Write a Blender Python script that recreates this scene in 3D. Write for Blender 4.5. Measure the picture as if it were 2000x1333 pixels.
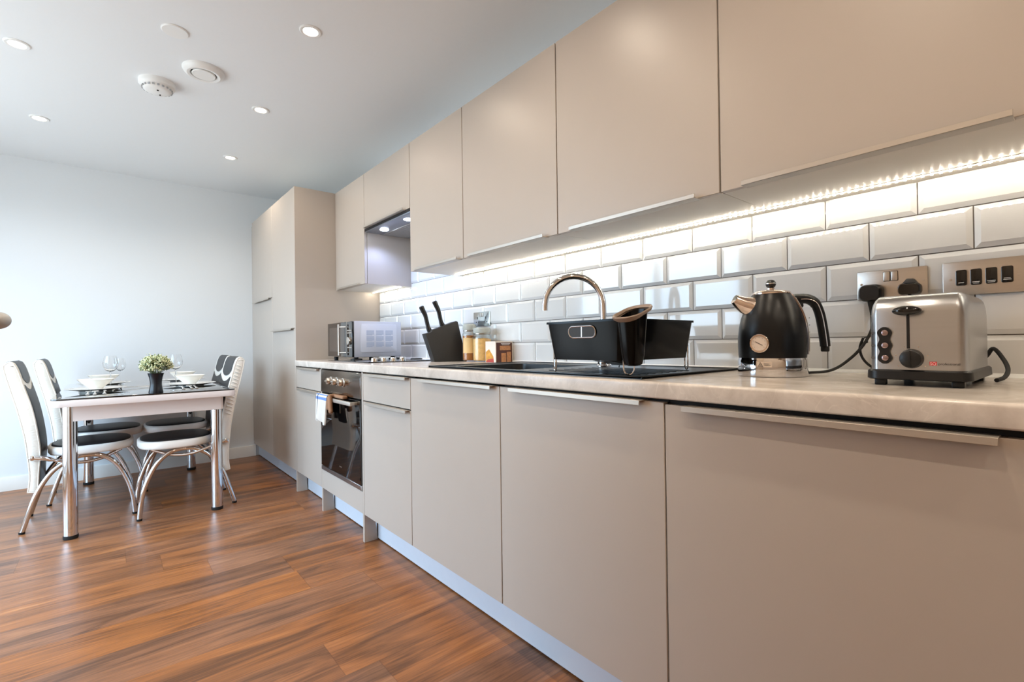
import bpy, bmesh, math, random
from mathutils import Vector, Matrix
random.seed(7)
SC = bpy.context.scene
COL = SC.collection
for o in list(bpy.data.objects):
    bpy.data.objects.remove(o)

# ------------------------------------------------------------------ camera
CAM = Vector((-1.5683, -3.4234, 0.9727))
YAW, PITCH, ROLL, FPX = 0.6943, 0.0055, -0.0135, 946.18
F = Vector((math.sin(YAW)*math.cos(PITCH), math.cos(YAW)*math.cos(PITCH), math.sin(PITCH)))
R0 = Vector((math.cos(YAW), -math.sin(YAW), 0)); U0 = R0.cross(F)
RT = R0*math.cos(ROLL)+U0*math.sin(ROLL); UP = -R0*math.sin(ROLL)+U0*math.cos(ROLL)
cam_data = bpy.data.cameras.new('camera'); cam = bpy.data.objects.new('camera', cam_data); COL.objects.link(cam)
M = Matrix((RT, UP, -F)).transposed().to_4x4(); M.translation = CAM
cam.matrix_world = M
cam_data.sensor_width = 36; cam_data.lens = FPX*36/2000; cam_data.clip_start = .02
SC.camera = cam

# ------------------------------------------------------------------ render look
SC.view_settings.view_transform = 'Standard'; SC.view_settings.look = 'None'
SC.view_settings.gamma = 1; SC.view_settings.use_curve_mapping = False
SC.view_settings.exposure = 0.03
SC.cycles.use_denoising = True
SC.cycles.max_bounces = 10; SC.cycles.diffuse_bounces = 6; SC.cycles.glossy_bounces = 5
SC.cycles.transmission_bounces = 8; SC.cycles.transparent_max_bounces = 12
SC.cycles.sample_clamp_indirect = 6
SC.cycles.caustics_reflective = False; SC.cycles.caustics_refractive = False

def lin(c):
    return tuple(((v/255)/12.92 if v/255 <= .04045 else (((v/255)+.055)/1.055)**2.4) for v in c)

# ------------------------------------------------------------------ world and light
WY = SC.world = bpy.data.worlds.new('daylight'); WY.use_nodes = True
bg = WY.node_tree.nodes['Background']; bg.inputs[1].default_value = 9.8
_N, _L = WY.node_tree.nodes, WY.node_tree.links       # bright hazy sky above the horizon, dull ground below it
_tc = _N.new('ShaderNodeTexCoord'); _sp = _N.new('ShaderNodeSeparateXYZ'); _mr = _N.new('ShaderNodeMapRange'); _mx = _N.new('ShaderNodeMix'); _mx.data_type = 'RGBA'
_mr.inputs['From Min'].default_value = -.06; _mr.inputs['From Max'].default_value = .06
_L.new(_tc.outputs['Generated'], _sp.inputs[0]); _L.new(_sp.outputs[2], _mr.inputs[0]); _L.new(_mr.outputs[0], _mx.inputs[0])
_mx.inputs[6].default_value = (.34, .38, .40, 1); _mx.inputs[7].default_value = (.60, .84, 1.08, 1); _L.new(_mx.outputs[2], bg.inputs[0])
ZC = 2.336          # ceiling height
YB = 1.41           # back wall
XL = -2.95          # window wall
YF = -6.2           # wall behind the camera
WIN = [('window_1', -1.55, .75, .10, 2.12)]
def area(name, loc, rot, sx, sy, power, col, portal=False):
    l = bpy.data.lights.new(name, 'AREA'); l.shape = 'RECTANGLE'; l.size = sx; l.size_y = sy
    l.energy = power; l.color = col
    if portal: l.cycles.is_portal = True
    o = bpy.data.objects.new(name, l); COL.objects.link(o); o.location = loc; o.rotation_euler = rot
    return o
for n, y0, y1, z0, z1 in WIN:
    area('window_daylight', (XL-.02, (y0+y1)/2, (z0+z1)/2), (0, -math.pi/2, 0), z1-z0, y1-y0, 0, (1, 1, 1), True)

# ------------------------------------------------------------------ helpers
def link(o): COL.objects.link(o); return o
def thing(name, label, cat, loc=(0, 0, 0), rz=0, group=None):
    o = bpy.data.objects.new(name, None); link(o); o.empty_display_size = .05
    o.location = loc; o.rotation_euler = (0, 0, rz)
    o['label'] = label; o['category'] = cat
    if group: o['group'] = group
    return o
def tag(o, label, cat, group=None):
    o['label'] = label; o['category'] = cat
    if group: o['group'] = group
    return o
def structure(o): o['kind'] = 'structure'; return o
def new(): return bmesh.new()
def obj(name, bm, mat, parent=None, world=False, ang=38, label=None):
    """link bm as one mesh; world=True: coordinates are world ones, made local to an unrotated parent"""
    if world and parent is not None:
        p = parent; off = Vector((0, 0, 0))
        while p is not None: off += p.location; p = p.parent
        bmesh.ops.translate(bm, verts=bm.verts, vec=-off)
    bmesh.ops.recalc_face_normals(bm, faces=bm.faces)
    ca = math.radians(ang)
    for f in bm.faces: f.smooth = True
    for e in bm.edges:
        e.smooth = len(e.link_faces) == 2 and e.calc_face_angle(0) < ca
    me = bpy.data.meshes.new(name); bm.to_mesh(me); bm.free()
    if mat:
        for m in (mat if isinstance(mat, (list, tuple)) else [mat]): me.materials.append(m)
    o = bpy.data.objects.new(name, me); link(o)
    if parent is not None: o.parent = parent
    if label: o['label'] = label
    return o
def tr(bm, vs, mat):
    if mat is not None: bmesh.ops.transform(bm, matrix=mat, verts=vs)
def box(bm, a, b, bev=0, seg=2, m=None, mi=0):
    n0 = len(bm.verts); f0 = len(bm.faces)
    x0, x1 = sorted((a[0], b[0])); y0, y1 = sorted((a[1], b[1])); z0, z1 = sorted((a[2], b[2]))
    t = new()
    vs = [t.verts.new(p) for p in [(x0,y0,z0),(x1,y0,z0),(x1,y1,z0),(x0,y1,z0),(x0,y0,z1),(x1,y0,z1),(x1,y1,z1),(x0,y1,z1)]]
    for q in [(3,2,1,0),(4,5,6,7),(0,1,5,4),(1,2,6,5),(2,3,7,6),(3,0,4,7)]: t.faces.new([vs[i] for i in q])
    if bev: bmesh.ops.bevel(t, geom=list(t.edges), offset=bev, segments=seg, profile=.5, affect='EDGES')
    join(bm, t, m, mi)
def join(bm, t, m=None, mi=0):
    mp = {}
    for v in t.verts: mp[v] = bm.verts.new((m @ v.co) if m else v.co)
    for f in t.faces:
        try:
            g = bm.faces.new([mp[v] for v in f.verts]); g.material_index = mi if mi else f.material_index
        except ValueError: pass
    t.free()
def lathe(bm, prof, c=(0, 0, 0), n=32, m=None, mi=0, cap=False):
    t = new(); rings = []
    for r, z in prof:
        if r < 1e-6: rings.append([t.verts.new((c[0], c[1], c[2]+z))])
        else: rings.append([t.verts.new((c[0]+r*math.cos(2*math.pi*i/n), c[1]+r*math.sin(2*math.pi*i/n), c[2]+z)) for i in range(n)])
    for a, b in zip(rings, rings[1:]):
        for i in range(n):
            j = (i+1) % n
            if len(a) == 1 and len(b) == 1: continue
            if len(a) == 1: t.faces.new([a[0], b[j], b[i]])
            elif len(b) == 1: t.faces.new([a[i], a[j], b[0]])
            else: t.faces.new([a[i], a[j], b[j], b[i]])
    if cap:
        for q in (rings[0], rings[-1]):
            if len(q) > 2: t.faces.new(q)
    join(bm, t, m, mi)
def tube(bm, pts, r, n=12, closed=False, cap=True, m=None, mi=0, flat=None):
    """sweep a circle (or an ellipse: flat=(a,b)) along pts; r may be a list"""
    pts = [Vector(p) for p in pts]; t = new(); rings = []
    N = len(pts); rr = r if isinstance(r, (list, tuple)) else [r]*N
    T = []
    for i in range(N):
        a = pts[(i-1) % N] if (closed or i) else pts[i]; b = pts[(i+1) % N] if (closed or i < N-1) else pts[i]
        T.append((b-a).normalized())
    nrm = T[0].cross(Vector((0, 0, 1)))
    if nrm.length < .1: nrm = T[0].cross(Vector((1, 0, 0)))
    nrm.normalize()
    for i in range(N):
        nrm = (nrm - T[i]*nrm.dot(T[i])).normalized(); bn = T[i].cross(nrm)
        fa, fb = flat if flat else (1, 1)
        rings.append([t.verts.new(pts[i]+rr[i]*(fa*nrm*math.cos(2*math.pi*k/n)+fb*bn*math.sin(2*math.pi*k/n))) for k in range(n)])
    for i in range(N if closed else N-1):
        a, b = rings[i], rings[(i+1) % N]
        for k in range(n): t.faces.new([a[k], a[(k+1) % n], b[(k+1) % n], b[k]])
    if cap and not closed: t.faces.new(rings[0]); t.faces.new(rings[-1])
    join(bm, t, m, mi)
def prism(bm, poly, h0, h1, axis='z', m=None, mi=0, bev=0):
    """extrude a 2-D outline: axis z -> (x,y), axis y -> (x,z), axis x -> (y,z)"""
    t = new()
    def P(p, h): return {'z': (p[0], p[1], h), 'y': (p[0], h, p[1]), 'x': (h, p[0], p[1])}[axis]
    a = [t.verts.new(P(p, h0)) for p in poly]; b = [t.verts.new(P(p, h1)) for p in poly]
    t.faces.new(a); t.faces.new(list(reversed(b)))
    for i in range(len(poly)):
        j = (i+1) % len(poly); t.faces.new([a[i], a[j], b[j], b[i]])
    if bev:
        bmesh.ops.recalc_face_normals(t, faces=t.faces)
        es = [e for e in t.edges if e.calc_face_angle(0) > .6]
        bmesh.ops.bevel(t, geom=es, offset=bev, segments=2, profile=.5, affect='EDGES')
    join(bm, t, m, mi)
def rrect(cx, cy, w, h, r, n=6):
    pts = []
    for sx, sy, a0 in ((1, 1, 0), (-1, 1, 90), (-1, -1, 180), (1, -1, 270)):
        for k in range(n+1):
            a = math.radians(a0+90*k/n)
            pts.append((cx+sx*(w/2-r)+r*math.cos(a), cy+sy*(h/2-r)+r*math.sin(a)))
    return pts
def loft(bm, loops, cap0=True, cap1=True, m=None, mi=0):
    t = new(); rs = [[t.verts.new(p) for p in L] for L in loops]
    for a, b in zip(rs, rs[1:]):
        for i in range(len(a)):
            j = (i+1) % len(a); t.faces.new([a[i], a[j], b[j], b[i]])
    if cap0: t.faces.new(rs[0])
    if cap1: t.faces.new(list(reversed(rs[-1])))
    join(bm, t, m, mi)
def catmull(P, k=8, closed=False):
    P = [Vector(p) for p in P]; out = []; N = len(P)
    for i in range(N if closed else N-1):
        if closed: a, b, c, d = P[(i-1) % N], P[i], P[(i+1) % N], P[(i+2) % N]
        else: a, b, c, d = P[max(i-1, 0)], P[i], P[i+1], P[min(i+2, N-1)]
        for s in range(k):
            t = s/k
            out.append(.5*((2*b)+(c-a)*t+(2*a-5*b+4*c-d)*t*t+(3*b-a-3*c+d)*t**3))
    if not closed: out.append(P[-1])
    return out
def rot(a, ax='Z'): return Matrix.Rotation(a, 4, ax)
def mv(x, y, z): return Matrix.Translation((x, y, z))
def dup(root, loc, rz=0, label=None, name=None):
    c = root.copy(); COL.objects.link(c); c.location = loc; c.rotation_euler = (0, 0, rz)
    if label: c['label'] = label
    def kids(src, dst):
        for ch in [o for o in bpy.data.objects if o.parent == src]:
            k = ch.copy(); COL.objects.link(k); k.parent = dst; kids(ch, k)
    kids(root, c)
    return c
def text_mesh(bm, s, size, m, ext=.0003, mi=0):
    cu = bpy.data.curves.new('lettering', 'FONT'); cu.body = s; cu.size = size; cu.extrude = ext; cu.align_x = 'LEFT'
    o = bpy.data.objects.new('lettering', cu); COL.objects.link(o)
    dg = bpy.context.evaluated_depsgraph_get(); me = bpy.data.meshes.new_from_object(o.evaluated_get(dg))
    t = new(); t.from_mesh(me); join(bm, t, m, mi)
    bpy.data.objects.remove(o); bpy.data.curves.remove(cu); bpy.data.meshes.remove(me)

# ------------------------------------------------------------------ materials
MATS = {}
def pm(name, col, rough=.5, metal=0, coat=0, coat_r=.05, spec=.5, trans=0, ior=1.45, emit=None, es=0, alpha=1, srgb=True, aniso=0):
    if name in MATS: return MATS[name]
    m = bpy.data.materials.new(name); m.use_nodes = True; b = m.node_tree.nodes['Principled BSDF']
    c = lin(col) if srgb else col
    b.inputs['Base Color'].default_value = (*c, 1); b.inputs['Roughness'].default_value = rough
    b.inputs['Metallic'].default_value = metal; b.inputs['Coat Weight'].default_value = coat
    b.inputs['Coat Roughness'].default_value = coat_r; b.inputs['Specular IOR Level'].default_value = spec
    b.inputs['Transmission Weight'].default_value = trans; b.inputs['IOR'].default_value = ior
    if aniso: b.inputs['Anisotropic'].default_value = aniso
    if emit: b.inputs['Emission Color'].default_value = (*emit, 1); b.inputs['Emission Strength'].default_value = es
    MATS[name] = m; return m
def nodes(m): return m.node_tree.nodes, m.node_tree.links, m.node_tree.nodes['Principled BSDF']
def add_noise(m, scale, amt, stretch=(1, 1, 1), bump=0, detail=4, rough_amt=0):
    """procedural variation of base colour (and optional bump)"""
    N, L, B = nodes(m)
    tc = N.new('ShaderNodeTexCoord'); mp = N.new('ShaderNodeMapping'); mp.inputs['Scale'].default_value = stretch
    nz = N.new('ShaderNodeTexNoise'); nz.inputs['Scale'].default_value = scale; nz.inputs['Detail'].default_value = detail
    L.new(tc.outputs['Object'], mp.inputs[0]); L.new(mp.outputs[0], nz.inputs['Vector'])
    if amt:
        hs = N.new('ShaderNodeHueSaturation'); hs.inputs['Color'].default_value = B.inputs['Base Color'].default_value
        mr = N.new('ShaderNodeMapRange'); mr.inputs['To Min'].default_value = 1-amt; mr.inputs['To Max'].default_value = 1+amt
        L.new(nz.outputs['Fac'], mr.inputs[0]); L.new(mr.outputs[0], hs.inputs['Value']); L.new(hs.outputs[0], B.inputs['Base Color'])
    if bump:
        bp = N.new('ShaderNodeBump'); bp.inputs['Strength'].default_value = bump; bp.inputs['Distance'].default_value = .002
        L.new(nz.outputs['Fac'], bp.inputs['Height']); L.new(bp.outputs[0], B.inputs['Normal'])
    return m
m_wall = add_noise(pm('white_wall_paint', (222, 225, 227), .7, spec=.3), 90, .01, bump=.03)
m_tan_bounce = add_noise(pm('warm_tan_bounce_paint', (222, 207, 190), .7, spec=.3), 60, .02)  # tan picked for unseen walls to bounce warm light onto near cabinets
m_oak_bounce = add_noise(pm('pale_oak_bounce_veneer', (206, 184, 158), .4), 12, .12, (1, 1, .06))  # oak tone invented so the unseen leaf throws brown reflections on near cabinets
m_ceil = add_noise(pm('white_ceiling_paint', (232, 235, 237), .75, spec=.3), 60, .01, bump=.02)
m_skirt = add_noise(pm('white_gloss_paint', (226, 222, 216), .3), 20, .01)
m_door = add_noise(pm('cashmere_cabinet_finish', (180, 170, 160), .35, spec=.5), 14, .012)
m_carc = add_noise(pm('cabinet_carcass_board', (222, 218, 210), .45), 30, .015)
m_dark = pm('dark_recess_board', (30, 26, 24), .7)
m_alu = add_noise(pm('brushed_aluminium', (188, 180, 170), .42, metal=.7), 40, .03, (1, .02, 1))
m_plinth = add_noise(pm('silver_grey_plinth_foil', (204, 212, 222), .35, metal=0), 30, .03)
m_steel = add_noise(pm('brushed_steel', (190, 184, 176), .28, metal=1), 120, .05, (1, .03, 1))
m_steelh = add_noise(pm('brushed_steel_horizontal', (188, 191, 195), .28, metal=1), 160, .05, (1, .03, 1))
m_chrome = pm('polished_chrome', (225, 225, 228), .06, metal=1)
m_rose = pm('rose_tinted_chrome', (232, 216, 206), .1, metal=1)
m_black = pm('satin_black_plastic', (17, 17, 18), .38)
m_blackg = pm('gloss_black_plastic', (10, 10, 10), .1, coat=.3)
m_rubber = pm('black_rubber', (22, 22, 22), .7)
m_white = pm('white_plastic', (235, 235, 233), .35)
m_ceramic = pm('white_glazed_ceramic', (238, 236, 230), .12, coat=.5)
m_glassb = pm('black_oven_glass', (6, 6, 7), .04, coat=1, coat_r=.02)
m_table_glass = pm('black_tabletop_glass', (14, 15, 17), .05, coat=1, coat_r=.02, ior=1.6)
m_glass = pm('clear_glass', (255, 255, 255), .01, trans=1, ior=1.45)
m_grout = pm('grey_grout', (120, 114, 108), .9)
m_tile = pm('white_glazed_tile', (222, 223, 223), .09, coat=.6, coat_r=.04)
m_granite_black = add_noise(pm('black_composite_sink', (26, 26, 27), .32), 300, .3)
def thin_glass(name, tint, w=.12):
    m = bpy.data.materials.new(name); m.use_nodes = True; N = m.node_tree.nodes; L = m.node_tree.links; N.clear()
    o = N.new('ShaderNodeOutputMaterial'); t = N.new('ShaderNodeBsdfTransparent'); t.inputs[0].default_value = (*tint, 1); g = N.new('ShaderNodeBsdfGlossy'); g.inputs['Roughness'].default_value = .03
    f = N.new('ShaderNodeLayerWeight'); f.inputs[0].default_value = .18; a = N.new('ShaderNodeMath'); a.operation = 'ADD'; a.inputs[1].default_value = w*.3; x = N.new('ShaderNodeMixShader')
    pw = N.new('ShaderNodeMath'); pw.operation = 'POWER'; pw.inputs[1].default_value = 2; L.new(f.outputs[1], pw.inputs[0]); L.new(pw.outputs[0], a.inputs[0]); L.new(a.outputs[0], x.inputs[0]); L.new(t.outputs[0], x.inputs[1]); L.new(g.outputs[0], x.inputs[2]); L.new(x.outputs[0], o.inputs[0]); return m
m_jar = thin_glass('jar_glass', (.985, .995, .985))
m_window_frame = pm('white_window_frame', (230, 230, 230), .4)
m_leather_w = pm('cream_crocodile_leather', (232, 228, 219), .4)
m_leather_b = add_noise(pm('black_leather', (26, 27, 30), .42), 200, .2, bump=.2)
m_tablew = pm('white_lacquer_board', (228, 220, 218), .25)

# crocodile embossing
N, L, B = nodes(m_leather_w)
tc = N.new('ShaderNodeTexCoord'); vo = N.new('ShaderNodeTexVoronoi'); vo.inputs['Scale'].default_value = 55; vo.feature = 'DISTANCE_TO_EDGE'
mp = N.new('ShaderNodeMapping'); mp.inputs['Scale'].default_value = (.6, 1, 1.3)
bp = N.new('ShaderNodeBump'); bp.inputs['Strength'].default_value = .5; bp.inputs['Distance'].default_value = .003
L.new(tc.outputs['Object'], mp.inputs[0]); L.new(mp.outputs[0], vo.inputs['Vector']); L.new(vo.outputs['Distance'], bp.inputs['Height']); L.new(bp.outputs[0], B.inputs['Normal'])

# floor: wood planks running along x, 0.2 m wide
m_floor = pm('walnut_vinyl_planks', (150, 92, 56), .34, spec=.5)
def floor_nodes():
    N, L, B = nodes(m_floor)
    def mth(op, a, b=None, c=None):
        n = N.new('ShaderNodeMath'); n.operation = op
        for i, v in enumerate((a, b, c)):
            if v is None: continue
            if isinstance(v, (int, float)): n.inputs[i].default_value = v
            else: L.new(v, n.inputs[i])
        return n.outputs[0]
    tc = N.new('ShaderNodeTexCoord'); sp = N.new('ShaderNodeSeparateXYZ'); L.new(tc.outputs['Object'], sp.inputs[0])
    X, Y = sp.outputs[0], sp.outputs[1]
    row = mth('FLOOR', mth('DIVIDE', Y, .2)); wn = N.new('ShaderNodeTexWhiteNoise'); wn.noise_dimensions = '1D'; L.new(row, wn.inputs['W'])
    xo = mth('ADD', mth('DIVIDE', X, 1.22), mth('MULTIPLY', wn.outputs['Value'], 7.3))
    pid = mth('FLOOR', xo)
    w2 = N.new('ShaderNodeTexWhiteNoise'); w2.noise_dimensions = '2D'; cb = N.new('ShaderNodeCombineXYZ'); L.new(row, cb.inputs[0]); L.new(pid, cb.inputs[1]); L.new(cb.outputs[0], w2.inputs['Vector'])
    # grain coordinates, offset per plank
    gx = mth('ADD', mth('MULTIPLY', X, .62), mth('MULTIPLY', w2.outputs['Value'], 31)); gy = mth('ADD', mth('MULTIPLY', Y, 4.6), mth('MULTIPLY', w2.outputs['Value'], 17))
    gv = N.new('ShaderNodeCombineXYZ'); L.new(gx, gv.inputs[0]); L.new(gy, gv.inputs[1])
    n1 = N.new('ShaderNodeTexNoise'); n1.inputs['Scale'].default_value = 2.3; n1.inputs['Detail'].default_value = 5; n1.inputs['Roughness'].default_value = .62; n1.inputs['Distortion'].default_value = 1.1; L.new(gv.outputs[0], n1.inputs['Vector'])
    gv2 = N.new('ShaderNodeVectorMath'); gv2.operation = 'MULTIPLY'; gv2.inputs[1].default_value = (2.2, 11, 1); L.new(gv.outputs[0], gv2.inputs[0])
    n2 = N.new('ShaderNodeTexNoise'); n2.inputs['Scale'].default_value = 3.2; n2.inputs['Detail'].default_value = 6; n2.inputs['Distortion'].default_value = .6; L.new(gv2.outputs[0], n2.inputs['Vector'])
    f = mth('ADD', mth('MULTIPLY', n1.outputs['Fac'], .66), mth('MULTIPLY', n2.outputs['Fac'], .34))
    cr = N.new('ShaderNodeValToRGB'); e = cr.color_ramp.elements
    e[0].position = .27; e[0].color = (*lin((80, 54, 39)), 1); e[1].position = .72; e[1].color = (*lin((204, 152, 108)), 1)
    for p, c in ((.40, (112, 75, 51)), (.48, (142, 96, 65)), (.56, (164, 110, 73)), (.64, (182, 126, 84))):
        k = cr.color_ramp.elements.new(p); k.color = (*lin(c), 1)
    L.new(f, cr.inputs[0])
    hs = N.new('ShaderNodeHueSaturation'); L.new(cr.outputs[0], hs.inputs['Color'])
    L.new(mth('ADD', mth('MULTIPLY', w2.outputs['Value'], .26), .68), hs.inputs['Value'])
    L.new(mth('ADD', mth('MULTIPLY', w2.outputs['Value'], .2), .92), hs.inputs['Saturation'])
    # seams
    fy = mth('FRACT', mth('DIVIDE', Y, .2)); fx = mth('FRACT', xo)
    ey = mth('LESS_THAN', mth('MINIMUM', fy, mth('SUBTRACT', 1, fy)), .006); ex = mth('LESS_THAN', mth('MINIMUM', fx, mth('SUBTRACT', 1, fx)), .001)
    s = mth('MAXIMUM', ey, ex)
    mx = N.new('ShaderNodeMix'); mx.data_type = 'RGBA'; mx.blend_type = 'MULTIPLY'; L.new(mth('MULTIPLY', s, .35), mx.inputs[0]); L.new(hs.outputs[0], mx.inputs[6]); mx.inputs[7].default_value = (.25, .18, .14, 1)
    L.new(mx.outputs[2], B.inputs['Base Color'])
    bp = N.new('ShaderNodeBump'); bp.inputs['Strength'].default_value = .12; bp.inputs['Distance'].default_value = .002; L.new(f, bp.inputs['Height']); L.new(bp.outputs[0], B.inputs['Normal'])
floor_nodes()

# worktop: pale stone laminate with fine light veins
m_top = pm('pale_stone_laminate', (196, 184, 172), .20)
def top_nodes():
    N, L, B = nodes(m_top)
    tc = N.new('ShaderNodeTexCoord')
    n1 = N.new('ShaderNodeTexNoise'); n1.inputs['Scale'].default_value = 7; n1.inputs['Detail'].default_value = 8; n1.inputs['Roughness'].default_value = .65; n1.inputs['Distortion'].default_value = .8
    L.new(tc.outputs['Object'], n1.inputs['Vector'])
    cr = N.new('ShaderNodeValToRGB'); e = cr.color_ramp.elements
    e[0].position = .3; e[0].color = (*lin((180, 170, 160)), 1); e[1].position = .72; e[1].color = (*lin((224, 216, 207)), 1)
    L.new(n1.outputs['Fac'], cr.inputs[0])
    n2 = N.new('ShaderNodeTexNoise'); n2.inputs['Scale'].default_value = 6; n2.inputs['Detail'].default_value = 3; n2.inputs['Distortion'].default_value = 2.4; L.new(tc.outputs['Object'], n2.inputs['Vector'])
    r2 = N.new('ShaderNodeValToRGB'); q = r2.color_ramp.elements; q[0].position = .490; q[0].color = (0, 0, 0, 1); q[1].position = .510; q[1].color = (0, 0, 0, 1)
    k = q.new(.5); k.color = (1, 1, 1, 1); L.new(n2.outputs['Fac'], r2.inputs[0])
    mx = N.new('ShaderNodeMix'); mx.data_type = 'RGBA'; mm = N.new('ShaderNodeMath'); mm.operation = 'MULTIPLY'; mm.inputs[1].default_value = .26
    L.new(r2.outputs[0], mm.inputs[0]); L.new(mm.outputs[0], mx.inputs[0]); L.new(cr.outputs[0], mx.inputs[6]); mx.inputs[7].default_value = (*lin((240, 234, 224)), 1)
    L.new(mx.outputs[2], B.inputs['Base Color'])
top_nodes()

# ------------------------------------------------------------------ room shell
bm = new(); box(bm, (XL-.2, YF-.2, -.1), (.2, YB+.2, 0)); structure(obj('floor', bm, m_floor))
bm = new(); box(bm, (XL-.2, YF-.2, ZC), (.2, YB+.2, ZC+.15)); structure(obj('ceiling', bm, m_ceil))
bm = new(); box(bm, (XL-.2, YB, 0), (.2, YB+.15, ZC)); structure(obj('wall_back', bm, m_wall))
bm = new(); box(bm, (XL-.2, YF-.15, 0), (.2, YF, ZC)); structure(obj('wall_front', bm, m_tan_bounce))
bm = new(); box(bm, (0, YF, 0), (.15, YB, ZC)); structure(obj('wall_right', bm, m_wall))
bm = new()
ys = [YF]
for n, y0, y1, z0, z1 in sorted(WIN, key=lambda w: w[1]):
    box(bm, (XL-.15, ys[-1], 0), (XL, y0, ZC)); box(bm, (XL-.15, y0, 0), (XL, y1, z0)); box(bm, (XL-.15, y0, z1), (XL, y1, ZC)); ys.append(y1)
box(bm, (XL-.15, ys[-1], 0), (XL, YB, ZC)); structure(obj('wall_left', bm, m_wall))
for n, y0, y1, z0, z1 in WIN:
    bm = new(); x0, x1 = XL-.11, XL-.05; t = .06
    for a, b in (((y0, z0), (y1, z0+t)), ((y0, z1-t), (y1, z1)), ((y0, z0), (y0+t, z1)), ((y1-t, z0), (y1, z1)), (((y0+y1)/2-t/2, z0), ((y0+y1)/2+t/2, z1))):
        box(bm, (x0, a[0], a[1]), (x1, b[0], b[1]), .004)
    w = structure(obj(n, bm, m_window_frame))
# unseen wall added left of the camera to block daylight from the near units
XJ, YJ = -1.82, -1.85
bm = new(); box(bm, (XL, YF, 0), (XJ, YJ, ZC)); structure(obj('wall_jut_added', bm, m_tan_bounce))
# skirting along the back wall
bm = new()
prism(bm, [(YB, 0), (YB-.016, 0), (YB-.016, .084), (YB-.010, .094), (YB, .094)], XL, -.56, 'x')
structure(obj('baseboard_back', bm, m_skirt))
bm = new(); prism(bm, [(XL, 0), (XL+.016, 0), (XL+.016, .084), (XL+.010, .094), (XL, .094)], YF, YB-.016, 'y')
structure(obj('baseboard_left', bm, m_skirt))

# bevelled metro tiles on the right-hand wall
TP, TZ, YN, Z0 = .2036, .1015, -3.1443, 1.2826
def tiles():
    bm = new(); g = .0013
    zones = [(-4.0, -.012, .8795, 1.3645), (-1.0985, -.5015, 1.3645, 1.70)]
    for (ya, yb, za, zb) in zones:
        for k in range(-6, 6):
            zt, zb_ = Z0-(k-1)*TZ, Z0-k*TZ     # tile between these joints
            off = 0 if k % 2 == 0 else .5
            for n in range(-8, 24):
                a, b = YN+(n+off)*TP, YN+(n+1+off)*TP
                y0, y1, z0, z1 = max(a+g, ya), min(b-g, yb), max(zb_+g, za), min(zt-g, zb)
                if y1-y0 < .003 or z1-z0 < .003: continue
                t = new(); B_ = .0115; xo, xi = -.0045, -.0095
                iy0, iy1, iz0, iz1 = max(a+g+B_, y0), min(b-g-B_, y1), max(zb_+g+B_, z0), min(zt-g-B_, z1)
                if iy1 <= iy0 or iz1 <= iz0: iy0, iy1, iz0, iz1 = y0, y1, z0, z1; xi = xo-.0005
                o = [t.verts.new((xo, y, z)) for y, z in ((y0, z0), (y1, z0), (y1, z1), (y0, z1))]
                i_ = [t.verts.new((xi, y, z)) for y, z in ((iy0, iz0), (iy1, iz0), (iy1, iz1), (iy0, iz1))]
                w = [t.verts.new((-.0012, y, z)) for y, z in ((y0, z0), (y1, z0), (y1, z1), (y0, z1))]
                t.faces.new(i_)
                for q in range(4):
                    r = (q+1) % 4
                    for A, Bq in ((o, i_), (w, o)):
                        try: t.faces.new([A[q], A[r], Bq[r], Bq[q]])
                        except ValueError: pass
                join(bm, t)
        box(bm, (-.0025, ya, za), (0, yb, zb), mi=1)
    bmesh.ops.recalc_face_normals(bm, faces=bm.faces)
    return bm
wall_r = bpy.data.objects['wall_right']
obj('tile_splashback', tiles(), [m_tile, m_grout], wall_r, ang=12)

# ------------------------------------------------------------------ kitchen units
XB, XU, W, WB = -.604, -.330, .881, .843
ZU, ZT, ZD, DT = 1.364, 2.052, .1373, .835      # upper bottom, top, base door bottom, base door top
G = .0018
def pull_top(bm, y0, y1, z, x):
    """edge pull fixed on a door's top edge: plate plus hanging lip"""
    box(bm, (x-.021, y0, z), (x+.014, y1, z+.0022), .0006, 1)
    box(bm, (x-.0215, y0, z-.0095), (x-.0185, y1, z+.0022), .0006, 1)
def pull_bottom(bm, y0, y1, z, x):
    box(bm, (x-.021, y0, z-.0024), (x+.014, y1, z-.0002), .0006, 1)
    box(bm, (x-.0215, y0, z-.0024), (x-.0185, y1, z+.0090), .0006, 1)
def front(bm, y0, y1, z0, z1, x, th=.018): box(bm, (x, y0+G, z0), (x+th, y1-G, z1), .0012, 1)

# wall cabinets (name order runs from the tall cabinets towards the camera)
def wall_unit(y0, y1, label, z0=ZU, hy=None):
    t = thing('wall_cabinet', label, 'cabinet', (0, (y0+y1)/2, z0), group='wall cabinets over the worktop')
    bm = new(); box(bm, (XU+.0195, y0+.0005, z0), (-.0005, y1-.0005, ZT), .0006, 1); obj('body', bm, m_door if z0 > ZU else m_carc, t, True)
    bm = new(); front(bm, y0, y1, z0-.001, ZT, XU); d = obj('door', bm, m_door, t, True)
    bm = new(); a, b = hy; pull_bottom(bm, a, b, z0-.001, XU); obj('handle', bm, m_alu, d, True, label='slim aluminium edge handle')
    return t
wa = wall_unit(-.5, 0, 'pale wall cabinet between the tall cabinet and the extractor hood', hy=(-.43, -.076))
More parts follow.
